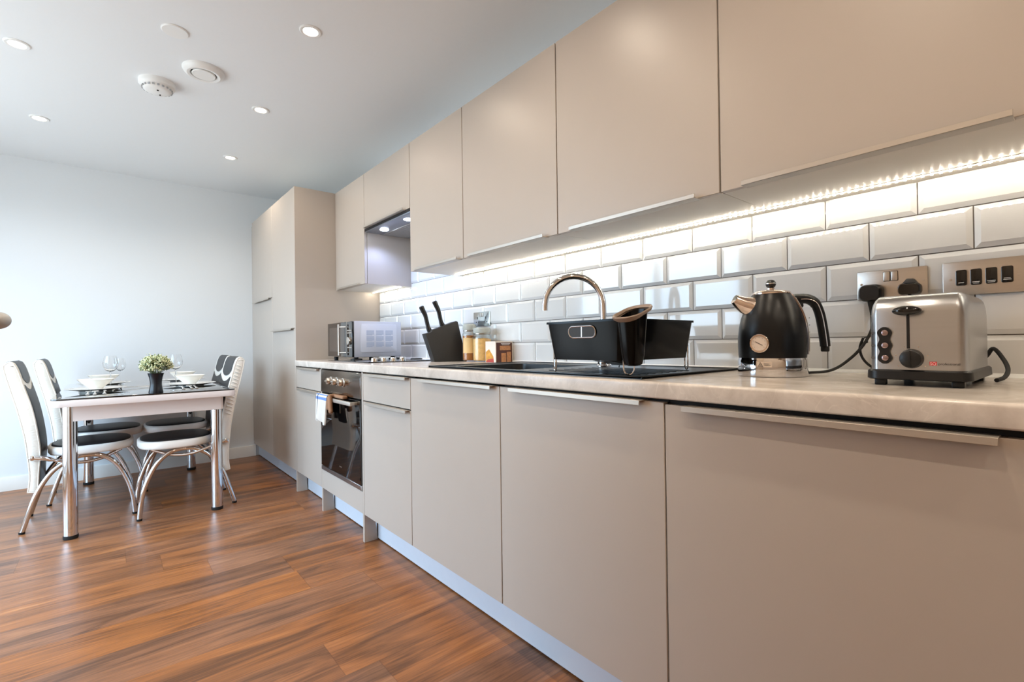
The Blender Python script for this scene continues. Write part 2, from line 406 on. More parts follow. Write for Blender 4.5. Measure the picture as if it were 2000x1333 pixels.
# its exposed side panel beside the hood opening
bm = new(); box(bm, (XU+.0195, -.5006, ZU), (-.0095, -.4996, 1.70)); obj('side_panel', bm, m_door, wa, True)
wall_unit(-1.1, -.5, 'short wall cabinet with the lit extractor hood beneath it', z0=1.706, hy=(-1.05, -.53))
wb = wall_unit(-1.6, -1.1, 'narrow wall cabinet just right of the extractor hood', hy=(-1.571, -1.172))
wall_unit(-2.2, -1.6, 'wall cabinet above the mixer tap and sink bowl', hy=(-2.143, -1.661))
wall_unit(-2.8, -2.2, 'wall cabinet above the black dish rack', hy=(-2.738, -2.273))
wall_unit(-3.4, -2.8, 'large nearest wall cabinet above the kettle and toaster', hy=(-3.338, -2.864))
wall_unit(-4.0, -3.4, 'wall cabinet past the right edge beyond the toaster', hy=(-3.94, -3.46))

# LED strips under the wall cabinets
m_led = pm('warm_white_led', (255, 244, 224), .5, emit=(1, .90, .74), es=172)
m_strip = pm('white_led_tape', (240, 236, 226), .5)
def led(y0, y1, label):
    t = thing('led_strip', label, 'light strip', (-.065, (y0+y1)/2, ZU), group='under-cabinet light strips')
    bm = new(); box(bm, (-.071, y0, ZU-.0016), (-.059, y1, ZU-.0001)); obj('tape', bm, m_strip, t, True)
    bm = new(); n = int((y1-y0)/.0167)
    for i in range(n):
        y = y1-.008-i*.0167; h = .0022
        t2 = new()
        a = [t2.verts.new((-.065+sx*h*.55, y+sy*h*.55, ZU-.0016)) for sx, sy in ((-1, -1), (1, -1), (1, 1), (-1, 1))]
        b = [t2.verts.new((-.065+sx*h*1.1, y+sy*h*1.1, ZU-.0046)) for sx, sy in ((-1, -1), (1, -1), (1, 1), (-1, 1))]
        t2.faces.new(b)
        for q in range(4): t2.faces.new([a[q], a[(q+1) % 4], b[(q+1) % 4], b[q]])
        join(bm, t2)
    d = obj('diode_row', bm, m_led, t, True); d['kind'] = 'stuff'
led(-3.98, -1.12, 'long warm LED strip under the wall cabinets above sink and toaster')
led(-.478, -.02, 'short warm LED strip under the cabinet above the microwave')

# extractor hood
m_cool = pm('cool_led_lamp', (235, 240, 255), .3, emit=(.72, .82, 1), es=30)
hood = thing('extractor_hood', 'grey built-in extractor hood with two small lamps, set under a short cabinet', 'hood', (-.18, -.8, 1.70))
bm = new(); box(bm, (-.325, -1.096, 1.684), (-.02, -.504, 1.7045), .002); obj('housing', bm, pm('grey_hood_metal', (150, 154, 164), .3, metal=.7), hood, True)
bm = new(); box(bm, (-.215, -1.07, 1.680), (-.05, -.53, 1.6845), .001)
for i in range(24): box(bm, (-.21, -1.062+i*.0222, 1.6785), (-.055, -1.052+i*.0222, 1.6802))
obj('grease_filter', bm, pm('filter_mesh_metal', (176, 172, 168), .4, metal=.8), hood, True)
bm = new(); box(bm, (-.329, -1.098, 1.690), (-.3255, -.502, 1.7040), .001); obj('front_rail', bm, m_dark, hood, True)
bm = new(); box(bm, (-.10, -1.0, 1.674), (-.085, -.93, 1.680), .002); obj('latch', bm, m_dark, hood, True)
for y in (-.642, -.953):
    bm = new(); lathe(bm, [(0, -.0015), (.024, -.0015), (.026, 0), (.026, .003), (0, .003)], (-.262, y, 1.6815), 24); lp = obj('lamp', bm, m_cool, hood, True)
def spot(loc, power, col, size=2.0, blend=.4, r=.025, name='spot_beam'):
    l = bpy.data.lights.new(name, 'SPOT'); l.energy = power; l.color = col; l.spot_size = size; l.spot_blend = blend; l.shadow_soft_size = r
    o = bpy.data.objects.new(name, l); COL.objects.link(o); o.location = loc; return o
for y in (-.642, -.953): spot((-.262, y, 1.672), 6.5, (.42, .56, 1), 2.4, .6, .02, 'hood_beam')

# base cabinets
def body(t, y0, y1, ztop=WB-.001, zb=ZD):
    bm = new(); box(bm, (XB+.022, y0+.0005, zb), (-.02, y1-.0005, ztop), .0006, 1); obj('body', bm, m_dark, t, True)
def door(t, y0, y1, z0, z1, hy, kind='door'):
    bm = new(); front(bm, y0, y1, z0, z1, XB); d = obj(kind, bm, m_door, t, True)
    bm = new(); pull_top(bm, hy[0], hy[1], z1, XB); obj('handle', bm, m_alu, d, True, label='slim aluminium edge handle')
def side_foot(t, yc, name='side_panel'):
    bm = new(); prism(bm, [(XB, 0), (-.536, 0), (-.546, .09), (-.556, ZD), (-.556, WB-.002), (XB, WB-.002)], yc-.009, yc+.009, 'y'); obj(name, bm, m_door, t, True)
def base_unit(y0, y1, label, fronts, name='base_cabinet'):
    t = thing(name, label, 'cabinet', (-.3, (y0+y1)/2, ZD), group='base cabinets under the worktop')
    body(t, y0, y1, .695 if (y0 == -2.2) else WB-.001)
    for f in fronts: door(t, *f)
    return t
base_unit(-.491, 0, 'base cabinet left of the oven with a drawer over a door',
    [(-.491, 0, .703, DT, (-.47, -.085), 'drawer'), (-.491, 0, ZD, .697, (-.48, -.08), 'door')])
base_unit(-1.6, -1.109, 'base cabinet right of the oven with a drawer over a door',
    [(-1.6, -1.109, .703, DT, (-1.588, -1.175), 'drawer'), (-1.6, -1.109, ZD, .697, (-1.59, -1.173), 'door')])
base_unit(-2.2, -1.6, 'single-door base cabinet below the left end of the sink', [(-2.2, -1.6, ZD, DT, (-2.174, -1.70))])
base_unit(-2.8, -2.2, 'single-door base cabinet below the dish rack', [(-2.8, -2.2, ZD, DT, (-2.747, -2.267))])
base_unit(-3.4, -2.8, 'nearest base cabinet under the kettle and toaster, with the longest-looking handle', [(-3.4, -2.8, ZD, DT-.004, (-3.337, -2.854))])
base_unit(-4.0, -3.4, 'base cabinet past the right edge of the view', [(-4.0, -3.4, ZD, DT, (-3.94, -3.46))])

# oven housing
oc = thing('oven_cabinet', 'pale housing cabinet framing the built-in oven, with side panels down to the floor', 'cabinet', (-.3, -.8, ZD))
bm = new(); box(bm, (-.56, -1.0905, ZD), (-.02, -.5095, .245)); obj('body', bm, m_dark, oc, True)
bm = new(); box(bm, (XB, -1.0905, ZD), (XB+.018, -.5095, .247), .001, 1); obj('filler_panel', bm, m_door, oc, True)
side_foot(oc, -.5); side_foot(oc, -1.1)

# oven
ov = thing('oven', 'black glass built-in oven with steel control panel, tea towel on its handle', 'oven', (-.3, -.8, .25))
y0, y1 = -1.0895, -.5105
bm = new(); box(bm, (-.575, y0+.01, .255), (-.05, y1-.01, .832)); obj('oven_body', bm, m_dark, ov, True)
m_fascia = pm('polished_steel_fascia', (150, 146, 142), .14, metal=1)
bm = new(); box(bm, (XB-.006, y0, .706), (XB+.02, y1, .8365), .0015, 1); obj('control_panel', bm, m_fascia, ov, True)
bm = new(); box(bm, (XB-.008, y0, .278), (XB+.022, y1, .698), .002, 1); dr = obj('oven_door', bm, m_glassb, ov, True)
bm = new(); box(bm, (XB-.0075, y0, .252), (XB+.02, y1, .2755), .001, 1); obj('bottom_trim', bm, m_steelh, ov, True)
bm = new(); hx = XB-.043
box(bm, (hx-.006, -1.062, .672), (hx+.006, -.535, .692), .003)
for y in (-1.045, -.552): box(bm, (hx, y-.008, .674), (XB-.006, y+.008, .690), .002)
obj('handle', bm, m_alu, dr, True)
bm = new(); box(bm, (XB-.0084, -.835, .318), (XB-.0079, -.80, .324)); obj('badge', bm, m_steel, dr, True)
m_knob = pm('satin_chrome_knob', (222, 214, 204), .2, metal=1)
for i, y in enumerate((-.685, -.775, -.865)):
    bm = new(); m = mv(XB-.006, y, .778) @ rot(-math.pi/2, 'Y')
    lathe(bm, [(0, 0), (.024, 0), (.024, .004), (.019, .006), (.0185, .024), (.016, .028), (0, .028)], (0, 0, 0), 28, m)
    box(bm, (-.004, -.018, .026), (.004, .018, .033), .001, m=m)
    obj('knob', bm, m_knob, ov, True)
for i, y in enumerate((-.685, -.775, -.865)):
    bm = new()
    for k in range(7):
        a = math.radians(-120+40*k); box(bm, (XB-.0064, y+.031*math.sin(a)-.0012, .778+.031*math.cos(a)-.0012), (XB-.0059, y+.031*math.sin(a)+.0012, .778+.031*math.cos(a)+.0012))
    obj('dial_marks', bm, m_black, ov, True)

# tea towel folded over the oven handle
m_towel = pm('white_striped_cotton', (200, 196, 190), .9, spec=.1)
def towel_nodes():
    N, L, B = nodes(m_towel)
    tc = N.new('ShaderNodeTexCoord'); sp = N.new('ShaderNodeSeparateXYZ'); L.new(tc.outputs['UV'], sp.inputs[0])
    cr = N.new('ShaderNodeValToRGB'); cr.color_ramp.interpolation = 'CONSTANT'; e = cr.color_ramp.elements
    wh = (*lin((206, 201, 194)), 1); bl = (*lin((110, 138, 190)), 1); db = (*lin((70, 84, 120)), 1)
    e[0].color = wh; e[1].position = .44; e[1].color = bl
    for p, c in ((.49, wh), (.53, bl), (.56, wh)): k = e.new(p); k.color = c
    L.new(sp.outputs[1], cr.inputs[0])
    c2 = N.new('ShaderNodeValToRGB'); c2.color_ramp.interpolation = 'CONSTANT'; q = c2.color_ramp.elements
    q[0].color = (1, 1, 1, 1); q[1].position = .80; q[1].color = db
    k = q.new(.86); k.color = (1, 1, 1, 1); L.new(sp.outputs[0], c2.inputs[0])
    mx = N.new('ShaderNodeMix'); mx.data_type = 'RGBA'; mx.blend_type = 'MULTIPLY'; mx.inputs[0].default_value = 1; L.new(cr.outputs[0], mx.inputs[6]); L.new(c2.outputs[0], mx.inputs[7])
    L.new(mx.outputs[2], B.inputs['Base Color'])
    wv = N.new('ShaderNodeTexNoise'); wv.inputs['Scale'].default_value = 400; bp = N.new('ShaderNodeBump'); bp.inputs['Strength'].default_value = .2; bp.inputs['Distance'].default_value = .001
    L.new(wv.outputs['Fac'], bp.inputs['Height']); L.new(bp.outputs[0], B.inputs['Normal'])
towel_nodes()
def cloth(ya, yb, zf, zr, nu=14, nv=22, th=.004, amp=.006, seed=1, skew=0.0):
    """a folded cloth hanging over the oven handle: front drop to zf, rear drop to zr"""
    bm = new(); uv = bm.loops.layers.uv.new('UVMap'); rnd = random.Random(seed); ph = [rnd.uniform(0, 6) for _ in range(3)]
    cx, cz = hx, .692+.003
    grid = []
    Lf, Lr = cz-zf, cz-zr
    for j in range(nv+1):
        s = j/nv; total = Lf+Lr+.05; d = s*total
        row = []
        for i in range(nu+1):
            u = i/nu; y = ya+(yb-ya)*u
            if d < Lf: x, z = cx-.012, zf+d; k = (Lf-d)/Lf
            elif d < Lf+.05:
                a = (d-Lf)/.05*math.pi; x, z = cx-.012*math.cos(a), cz+.010*math.sin(a); k = 0
            else: x, z = cx+.012, cz-(d-Lf-.05); k = 0
            x -= amp*k*(1+math.sin(u*9+ph[0])+.5*math.sin(u*17+ph[1])); y += skew*k*.05*(1 if k else 0)+.006*k*math.sin(u*5+ph[2]+k*3)
            if j == 0: z += .006*math.sin(u*7+ph[1])+.012*u
            row.append((Vector((x, y, z)), (u, d/total)))
        grid.append(row)
    vv = [[bm.verts.new(p) for p, _ in r] for r in grid]
    for j in range(nv):
        for i in range(nu):
            f = bm.faces.new([vv[j][i], vv[j][i+1], vv[j+1][i+1], vv[j+1][i]])
            for lp, (a, b) in zip(f.loops, ((j, i), (j, i+1), (j+1, i+1), (j+1, i))): lp[uv].uv = grid[a][b][1]
    return bm
def solid(o, th):
    md = o.modifiers.new('thickness', 'SOLIDIFY'); md.thickness = th; md.offset = 0
    return o
tw = solid(obj('tea_towel', cloth(-.755, -.585, .545, .60, amp=.008, seed=3), m_towel, ang=180), .007)
tag(tw, 'white tea towel with blue stripes folded over the oven handle', 'towel')
gl = thing('oven_mitt', 'brown oven mitt hanging over the oven handle beside the tea towel', 'mitt', (hx, -.86, .69))
m_mitt = add_noise(pm('brown_quilted_cotton', (150, 116, 92), .95, spec=.1), 60, .12, bump=.3)
bm = new(); box(bm, (hx+.006, -.93, .694), (hx+.036, -.775, .712), .007, 3)
tube(bm, catmull([(hx-.012, -.80, .704), (hx-.016, -.815, .66), (hx-.016, -.825, .615)], 5), [.012]*10+[.008], 10, flat=(1, 1.5))
tube(bm, catmull([(hx-.012, -.79, .70), (hx-.014, -.785, .66), (hx-.014, -.782, .63)], 5), [.011]*10+[.007], 10, flat=(1, 1.3))
tube(bm, [(hx+.015, -.795, .705), (hx-.013, -.795, .703)], .011, 10)
obj('mitt_body', bm, m_mitt, gl, True, ang=70)

# tall cabinets
def tall(y0, y1, zs, label, hy):
    t = thing('tall_cabinet', label, 'cabinet', (-.3, (y0+y1)/2, ZD), group='tall cabinets by the back wall')
    bm = new(); box(bm, (XB+.0195, y0+.001, ZD), (-.002, y1-.001, ZT-.001)); obj('body', bm, m_carc, t, True)
    door(t, y0, y1, ZD, zs, hy)
    bm = new(); front(bm, y0, y1, zs+.0035, ZT, XB); obj('upper_door', bm, m_door, t, True)
    return t
ta = tall(.018, .60, 1.095, 'tall cabinet with a waist-high handle beside the worktop end', (.045, .575))
bm = new(); prism(bm, [(XB, 0), (-.536, 0), (-.546, .09), (-.556, ZD), (-.002, ZD), (-.002, ZT), (XB, ZT)], 0.0, .018, 'y'); obj('end_panel', bm, m_door, ta, True)
tb = tall(.60, 1.25, 1.350, 'tall cabinet nearest the back wall with a shoulder-high handle', (.625, 1.165))
bm = new(); box(bm, (XB+.03, 1.2515, ZD), (XB+.05, YB-.002, ZT)); obj('filler_strip', bm, m_door, tb, True)

# plinths
def plinth(y0, y1, label):
    bm = new(); box(bm, (-.534, y0, .005), (-.519, y1, ZD-.0005), .001, 1)
    return tag(obj('plinth_board', bm, m_plinth), label, 'plinth', 'plinth boards under the units')
plinth(.019, YB-.002, 'silver plinth board under the tall cabinets')
plinth(-.491, -.0, 'silver plinth board under the unit left of the oven')
plinth(-1.091, -.509, 'silver plinth board below the oven')
plinth(-4.0, -1.109, 'long silver plinth board from the oven to the right edge')

# worktop with a cut-out for the sink bowl
SX0, SX1, SY0, SY1 = -.575, -.072, -2.72, -1.70     # sink outline
BX0, BX1, BY0, BY1 = -.52, -.15, -2.20, -1.77        # bowl opening
XW = -.612
bm = new()
nose = [(XW+.03, WB), (XW+.004, WB)]
for a in range(0, 91, 15): nose.append((XW+.0035-.0035*math.cos(math.radians(90-a)) if False else XW+.004*(1-math.sin(math.radians(a))), WB+.004*(1-math.cos(math.radians(a)))))
for a in range(0, 91, 15): nose.append((XW+.007*(1-math.cos(math.radians(a))), W-.007*(1-math.sin(math.radians(a)))))
nose.append((XW+.03, W))
prism(bm, nose, -4.0, -.0005, 'y')
for a, b in (((XW+.03, -4.0), (-.001, BY0)), ((XW+.03, BY1), (-.001, -.0005)), ((XW+.03, BY0), (BX0, BY1)), ((BX1, BY0), (-.001, BY1))):
    box(bm, (a[0], a[1], WB), (b[0], b[1], W))
tag(obj('worktop', bm, m_top), 'long pale stone-effect worktop with fine veins over the base cabinets', 'worktop')
bm = new(); prism(bm, [(-.0095, W), (-.019, W), (-.0095, W+.009)], -4.0, -.002, 'y')
tag(obj('sealant_bead', bm, m_white), 'white sealant bead where the worktop meets the tiles', 'sealant')

# ------------------------------------------------------------------ sink, tap
sk = thing('sink', 'black composite inset sink with bowl and ribbed drainer under the rack', 'sink', (-.32, -2.21, W))
bm = new(); zt = W+.008
# rim plate built from strips round the bowl
for a, b in (((SX0, SY0), (SX1, BY0-.0)), ((SX0, BY1), (SX1, SY1)), ((SX0, BY0), (BX0, BY1)), ((BX1, BY0), (SX1, BY1))):
    box(bm, (a[0], a[1], W), (b[0], b[1], zt-.003))
t = .012
for a, b in (((SX0, SY0), (SX0+t, SY1)), ((SX1-t, SY0), (SX1, SY1)), ((SX0, SY0), (SX1, SY0+t)), ((SX0, SY1-t), (SX1, SY1))):
    box(bm, (a[0], a[1], W), (b[0], b[1], zt), .002, 2)
for i in range(8): box(bm, (-.50+i*.034, -2.66, zt-.003), (-.492+i*.034, -2.32, zt-.0008), .0008, 1)
obj('drainer', bm, m_granite_black, sk, True)
bm = new(); L0 = rrect((BX0+BX1)/2, (BY0+BY1)/2, BX1-BX0, BY1-BY0, .05)
def ins(L, d, z):
    cx, cy = (BX0+BX1)/2, (BY0+BY1)/2
    return [(cx+(x-cx)*(1-d), cy+(y-cy)*(1-d), z) for x, y in L]
Lq = rrect((BX0+BX1)/2, (BY0+BY1)/2, BX1-BX0, BY1-BY0, .002)
loft(bm, [ins(Lq, 0, zt-.003), ins(L0, .02, zt-.006), ins(L0, .05, W-.12), ins(L0, .12, W-.158), ins(L0, .9, W-.165)], False, True)
obj('bowl', bm, m_granite_black, sk, True)
bm = new(); lathe(bm, [(0, .003), (.035, .003), (.042, 0), (.042, -.002)], (-.335, -1.985, W-.164), 24); obj('waste', bm, m_chrome, sk, True)

tp = thing('mixer_tap', 'tall chrome swan-neck mixer tap behind the dish rack', 'tap', (-.245, -2.333, zt))
d = Vector((-.768, .64, 0)); b0 = Vector((0, 0, 0))
bm = new(); lathe(bm, [(0, 0), (.026, 0), (.026, .004), (.0225, .008), (.0225, .052), (.017, .058), (0, .058)], n=28); obj('tap_base', bm, m_chrome, tp)
bm = new(); pts = [b0+Vector((0, 0, z)) for z in (.05, .10, .15, .20)]
R_ = .1015; top = .212
for k in range(0, 19): 
    a = math.pi*k/18; pts.append(b0+d*(R_-R_*math.cos(a))+Vector((0, 0, top+.103*math.sin(a))))
pts.append(b0+d*(2*R_)+Vector((0, 0, top-.015)))
tube(bm, pts, .0105, 16); obj('spout', bm, m_chrome, tp)
bm = new(); tube(bm, [(.02, -.012, .032), (.05, -.04, .036), (.075, -.063, .042)], [.007, .006, .005], 12)
obj('lever', bm, m_chrome, tp)

# ------------------------------------------------------------------ dish rack
rk = thing('dish_rack', 'black plastic dish rack with chrome wire feet standing on the drainer', 'dish rack', (-.42, -2.53, zt))
def frustum(bm, x0, x1, y0, y1, z0, z1, ins_, th, r=.02):
    o1 = [(x, y, z1) for x, y in rrect((x0+x1)/2, (y0+y1)/2, x1-x0, y1-y0, r)]
    o0 = [(x, y, z0) for x, y in rrect((x0+x1)/2, (y0+y1)/2, x1-x0-2*ins_, y1-y0-2*ins_, r)]
    i1 = [(x, y, z1) for x, y in rrect((x0+x1)/2, (y0+y1)/2, x1-x0-2*th, y1-y0-2*th, r-.003)]
    i0 = [(x, y, z0+th) for x, y in rrect((x0+x1)/2, (y0+y1)/2, x1-x0-2*ins_-2*th, y1-y0-2*ins_-2*th, r-.003)]
    lip = [(x, y, z1) for x, y in rrect((x0+x1)/2, (y0+y1)/2, x1-x0+.008, y1-y0+.008, r)]
    lip0 = [(x, y, z1-.006) for x, y in rrect((x0+x1)/2, (y0+y1)/2, x1-x0+.008, y1-y0+.008, r)]
    o1b = [(x, y, z1-.006) for x, y, _ in o1]
    loft(bm, [o0, o1b, lip0, lip, i1, i0], True, True)
m_rack = pm('glossy_black_rack_plastic', (6, 6, 7), .16, spec=.16)
RX0, RX1, RY0, RY1, RZ0, RZ1 = -.582, -.245, -2.672, -2.395, .925, 1.033
bm = new(); frustum(bm, RX0, RX1, RY0, RY1, RZ0, RZ1, .013, .0035, .018); obj('tray', bm, m_rack, rk, True)
# oval handle opening ring on the room-facing side
bm = new(); ring = []
for k in range(36):
    a = 2*math.pi*k/36; c, s = math.cos(a), math.sin(a)
    yy = -2.536+(.033 if c > 0 else -.033)*(1 if abs(c) > 1e-6 else 0)+.0145*c if abs(c) > .02 else -2.536
    ring.append((0, 0, 0))
ring = [(0, p[0], p[1]) for p in rrect(0, 0, .096, .031, .0150, 8)]
mm_ = mv(RX0+.0015, -2.534, 1.002) @ rot(-.12, 'Y')
tube(bm, ring, .0022, 8, closed=True, m=mm_); obj('handle_ring', bm, m_chrome, rk, True)
bm = new(); prism(bm, [(p[0], p[1]) for p in rrect(0, 0, .092, .027, .013, 8)], -.0012, .0006, 'x', m=mm_)
obj('handle_recess', bm, pm('dark_grey_opening', (44, 42, 40), .5), rk, True)
bm = new(); box(bm, (-.001, -.0012, -.014), (.001, .0012, .014), m=mm_ @ rot(.12, 'X') @ mv(-.001, 0, 0)); obj('handle_bar', bm, m_chrome, rk, True)
def ufoot(c, dirv, w, name='wire_foot'):
    bm = new(); dv = Vector(dirv).normalized()*w/2; c = Vector(c)
    pts = [c-dv+Vector((0, 0, .075)), c-dv+Vector((0, 0, .018))]
    for k in range(1, 8): a = math.pi*k/8; pts.append(c-dv*math.cos(a)+Vector((0, 0, .018-.0155*math.sin(a))))
    pts += [c+dv+Vector((0, 0, .018)), c+dv+Vector((0, 0, .075))]
    tube(bm, pts, .0022, 8); obj(name, bm, m_chrome, rk, True)
ufoot((-.560, -2.672, zt-.001), (.9, -1, 0), .026); ufoot((-.558, -2.408, zt-.001), (.3, 1, 0), .012)
ufoot((-.262, -2.655, zt-.001), (.4, 1, 0), .014); ufoot((-.262, -2.410, zt-.001), (1, 1, 0), .014)
bm = new()
for i in range(9): tube(bm, [(-.53+i*.03, -2.41, .945), (-.53+i*.03, -2.53, .936), (-.53+i*.03, -2.655, .945)], .0015, 6)
obj('inner_wires', bm, m_chrome, rk, True)
# draining spout below
bm = new(); prism(bm, [(-.50, .921), (-.40, .905), (-.34, .921)], -2.56, -2.50, 'y'); obj('drain_spout', bm, m_rack, rk, True)
ch = thing('cutlery_holder', 'black cutlery cup with taupe rim hooked on the rack corner', 'holder', (-.555, -2.70, .915))
m_taupe = pm('taupe_rim_plastic', (138, 120, 106), .35)
def holder():
    cx, cy = -.578, -2.698
    L1 = [(x, y) for x, y in rrect(0, 0, .092, .076, .030, 8)]
    def ring_(sc, z, dz=0): return [(cx+x*sc, cy+y*sc, z+dz*x) for x, y in L1]
    bm = new(); loft(bm, [ring_(.25, .914), ring_(.48, .918), ring_(.60, .94), ring_(.80, 1.040, .34), ring_(.74, 1.040, .34), ring_(.55, .945), ring_(.4, .922)], True, True)
    obj('cup', bm, m_rack, ch, True)
    bm = new(); loft(bm, [ring_(.80, 1.036, .34), ring_(1.0, 1.041, .36), ring_(1.06, 1.047, .38), ring_(1.03, 1.050, .38), ring_(.95, 1.048, .37), ring_(.90, 1.043, .36)], False, False)
    obj('rim', bm, m_taupe, ch, True, label='taupe plastic rim')
holder()

# ------------------------------------------------------------------ sockets, switches, plugs
def plate(bm, y0, y1, z0, z1, m=None):
    prism(bm, rrect((y0+y1)/2, (z0+z1)/2, abs(y1-y0), z1-z0, .003, 3), -.0150, -.0095, 'x', bev=.0008)
m_plate = add_noise(pm('brushed_nickel_plate', (196, 190, 183), .33, metal=1), 90, .06, (1, .05, 1))
so = thing('wall_socket', 'brushed nickel double socket above the toaster with two black plugs in it', 'socket', (-.01, -3.09, 1.114))
bm = new(); plate(bm, -3.163, -3.017, 1.075, 1.152); obj('plate', bm, m_plate, so, True)
for y in (-3.0815, -3.0975):
    bm = new(); prism(bm, rrect(y, 1.134, .0135, .024, .002, 3), -.0185, -.0148, 'x', bev=.0008); s = obj('rocker_switch', bm, m_plate, so, True)
    bm = new(); prism(bm, rrect(y, 1.134, .0155, .026, .0025, 3), -.0156, -.0149, 'x'); obj('switch_surround', bm, m_black, s, True)
for y in (-3.026, -3.155):
    bm = new(); lathe(bm, [(0, 0), (.003, 0), (.003, .0008), (0, .0012)], n=12, m=mv(-.0150, y, 1.118) @ rot(-math.pi/2, 'Y')); obj('screw', bm, m_plate, so, True)
sw = thing('switch_panel', 'brushed nickel wall panel with four black appliance switches', 'switch', (-.01, -3.26, 1.112))
bm = new(); plate(bm, -3.328, -3.191, 1.073, 1.153); obj('plate', bm, m_plate, sw, True)
for i, y in enumerate((-3.2245, -3.2500, -3.2755, -3.3010)):
    bm = new(); prism(bm, rrect(y, 1.114, .0195, .037, .0035, 4), -.0195, -.0148, 'x', bev=.0012); s = obj('switch', bm, m_blackg, sw, True)
    bm = new(); w_ = (.010, .012, .014, .013)[i]; box(bm, (-.0198, y-w_/2, 1.1015), (-.0194, y+w_/2, 1.1030))
    if i: box(bm, (-.0198, y-w_/2+.001, 1.0985 if i < 3 else 1.1050), (-.0194, y+w_/2-.001, 1.0995 if i < 3 else 1.1060))
    obj('switch_legend', bm, m_white, s, True, label='tiny white printed legend')
for y in (-3.205, -3.319):
    bm = new(); lathe(bm, [(0, 0), (.003, 0), (.003, .0008), (0, .0012)], n=12, m=mv(-.0150, y, 1.111) @ rot(-math.pi/2, 'Y')); obj('screw', bm, m_plate, sw, True)
s3 = thing('wall_socket', 'pale double socket on the tiles above the storage jars', 'socket', (-.01, -1.30, 1.108))
bm = new(); plate(bm, -1.374, -1.228, 1.070, 1.147); obj('plate', bm, pm('polished_pale_plate', (206, 214, 216), .12, metal=.8), s3, True)
for y in (-1.264, -1.338):
    bm = new()
    box(bm, (-.0156, y-.003, 1.108), (-.0149, y+.003, 1.121)); box(bm, (-.0156, y-.0135, 1.089), (-.0149, y-.008, 1.096)); box(bm, (-.0156, y+.008, 1.089), (-.0149, y+.0135, 1.096))
    obj('pin_holes', bm, m_black, s3, True)
for y in (-1.292, -1.310):
    bm = new(); prism(bm, rrect(y, 1.130, .012, .020, .002, 3), -.0185, -.0148, 'x', bev=.0008); obj('rocker_switch', bm, m_steel, s3, True)

def plug(yc, zc, label, wide, cat='plug'):
    t = thing('power_plug', label, cat, (-.015, yc, zc))
    return t
pl = plug(-3.053, 1.092, 'chunky black plug in the left outlet above the toaster', 0)
bm = new(); L0 = rrect(0, 0, .050, .044, .016, 6)
loft(bm, [[(-.0155, -3.051+y, 1.093+z) for y, z in L0], [(-.030, -3.051+y*1.0, 1.093+z) for y, z in L0], [(-.044, -3.051+y*.96, 1.092+z*.98) for y, z in L0], [(-.050, -3.051+y*.82, 1.092+z*.84) for y, z in L0]])
obj('plug_body', bm, m_black, pl, True)
bm = new(); tube(bm, catmull([(-.036, -3.053, 1.074), (-.037, -3.054, 1.055), (-.037, -3.056, 1.035)], 4), [.0095, .009, .0085, .008, .0072, .0068, .0065, .006, .0055], 12); obj('cord_grip', bm, m_rubber, pl, True)
pr = plug(-3.130, 1.100, 'low black plug with grey grip in the right outlet above the toaster', 0)
bm = new(); L0 = rrect(0, 0, .046, .030, .011, 6)
loft(bm, [[(-.0155, -3.130+y, 1.096+z) for y, z in L0], [(-.034, -3.130+y, 1.096+z) for y, z in L0], [(-.041, -3.130+y*.86, 1.095+z*.84) for y, z in L0]])
obj('plug_body', bm, m_blackg, pr, True)
bm = new(); prism(bm, [(-3.148, 1.108), (-3.138, 1.122), (-3.124, 1.123), (-3.112, 1.108)], -.028, -.0155, 'x', bev=.002); obj('plug_top', bm, pm('dark_grey_plastic', (70, 68, 66), .45), pr, True)
bm = new(); tube(bm, catmull([(-.030, -3.130, 1.083), (-.032, -3.133, 1.05), (-.030, -3.14, 1.01), (-.03, -3.16, .93), (-.045, -3.2, .889), (-.08, -3.24, .886)], 6), .0033, 8); obj('cord', bm, m_rubber, pr, True)

# ------------------------------------------------------------------ kettle
KX, KY = -.25, -2.89
kt = thing('kettle', 'matt black retro kettle with chrome base and round temperature gauge', 'kettle', (KX, KY, W))
sr = Vector((.768, -.64, 0)); sb = Vector((.64, .768, 0))    # towards the right of the view / away from it
m_kb = pm('matt_black_enamel', (11, 12, 15), .32, spec=.35)
bm = new(); lathe(bm, [(.0775, .046), (.0785, .055), (.0795, .080), (.0790, .100), (.0765, .125), (.0715, .148), (.0635, .172), (.0555, .190), (.0490, .203), (.0450, .2095), (.042, .2095)], n=56); obj('kettle_body', bm, m_kb, kt)
bm = new(); lathe(bm, [(0, .001), (.080, .001), (.0805, .004), (.0805, .020), (.079, .0215), (.079, .0225), (.0805, .024), (.0805, .040), (.0795, .0435), (.0785, .047), (.07, .047)], n=56); obj('base_ring', bm, m_chrome, kt)
bm = new(); lathe(bm, [(.0445, .2085), (.0462, .2095), (.0462, .2125), (.0430, .2160), (.030, .2195), (.012, .2215), (.0085, .2225), (.0085, .2262), (0, .2262)], n=48); obj('lid', bm, m_rose, kt)
bm = new(); lathe(bm, [(0, .2255), (.006, .226), (.0105, .230), (.0125, .2355), (.0118, .241), (.008, .2465), (0, .2485)], n=28); kn = obj('lid_knob', bm, m_blackg, kt)
bm = new(); lathe(bm, [(.0122, .2365), (.0129, .2372), (.0129, .2386), (.0120, .2393)], n=28); obj('knob_band', bm, m_chrome, kn)
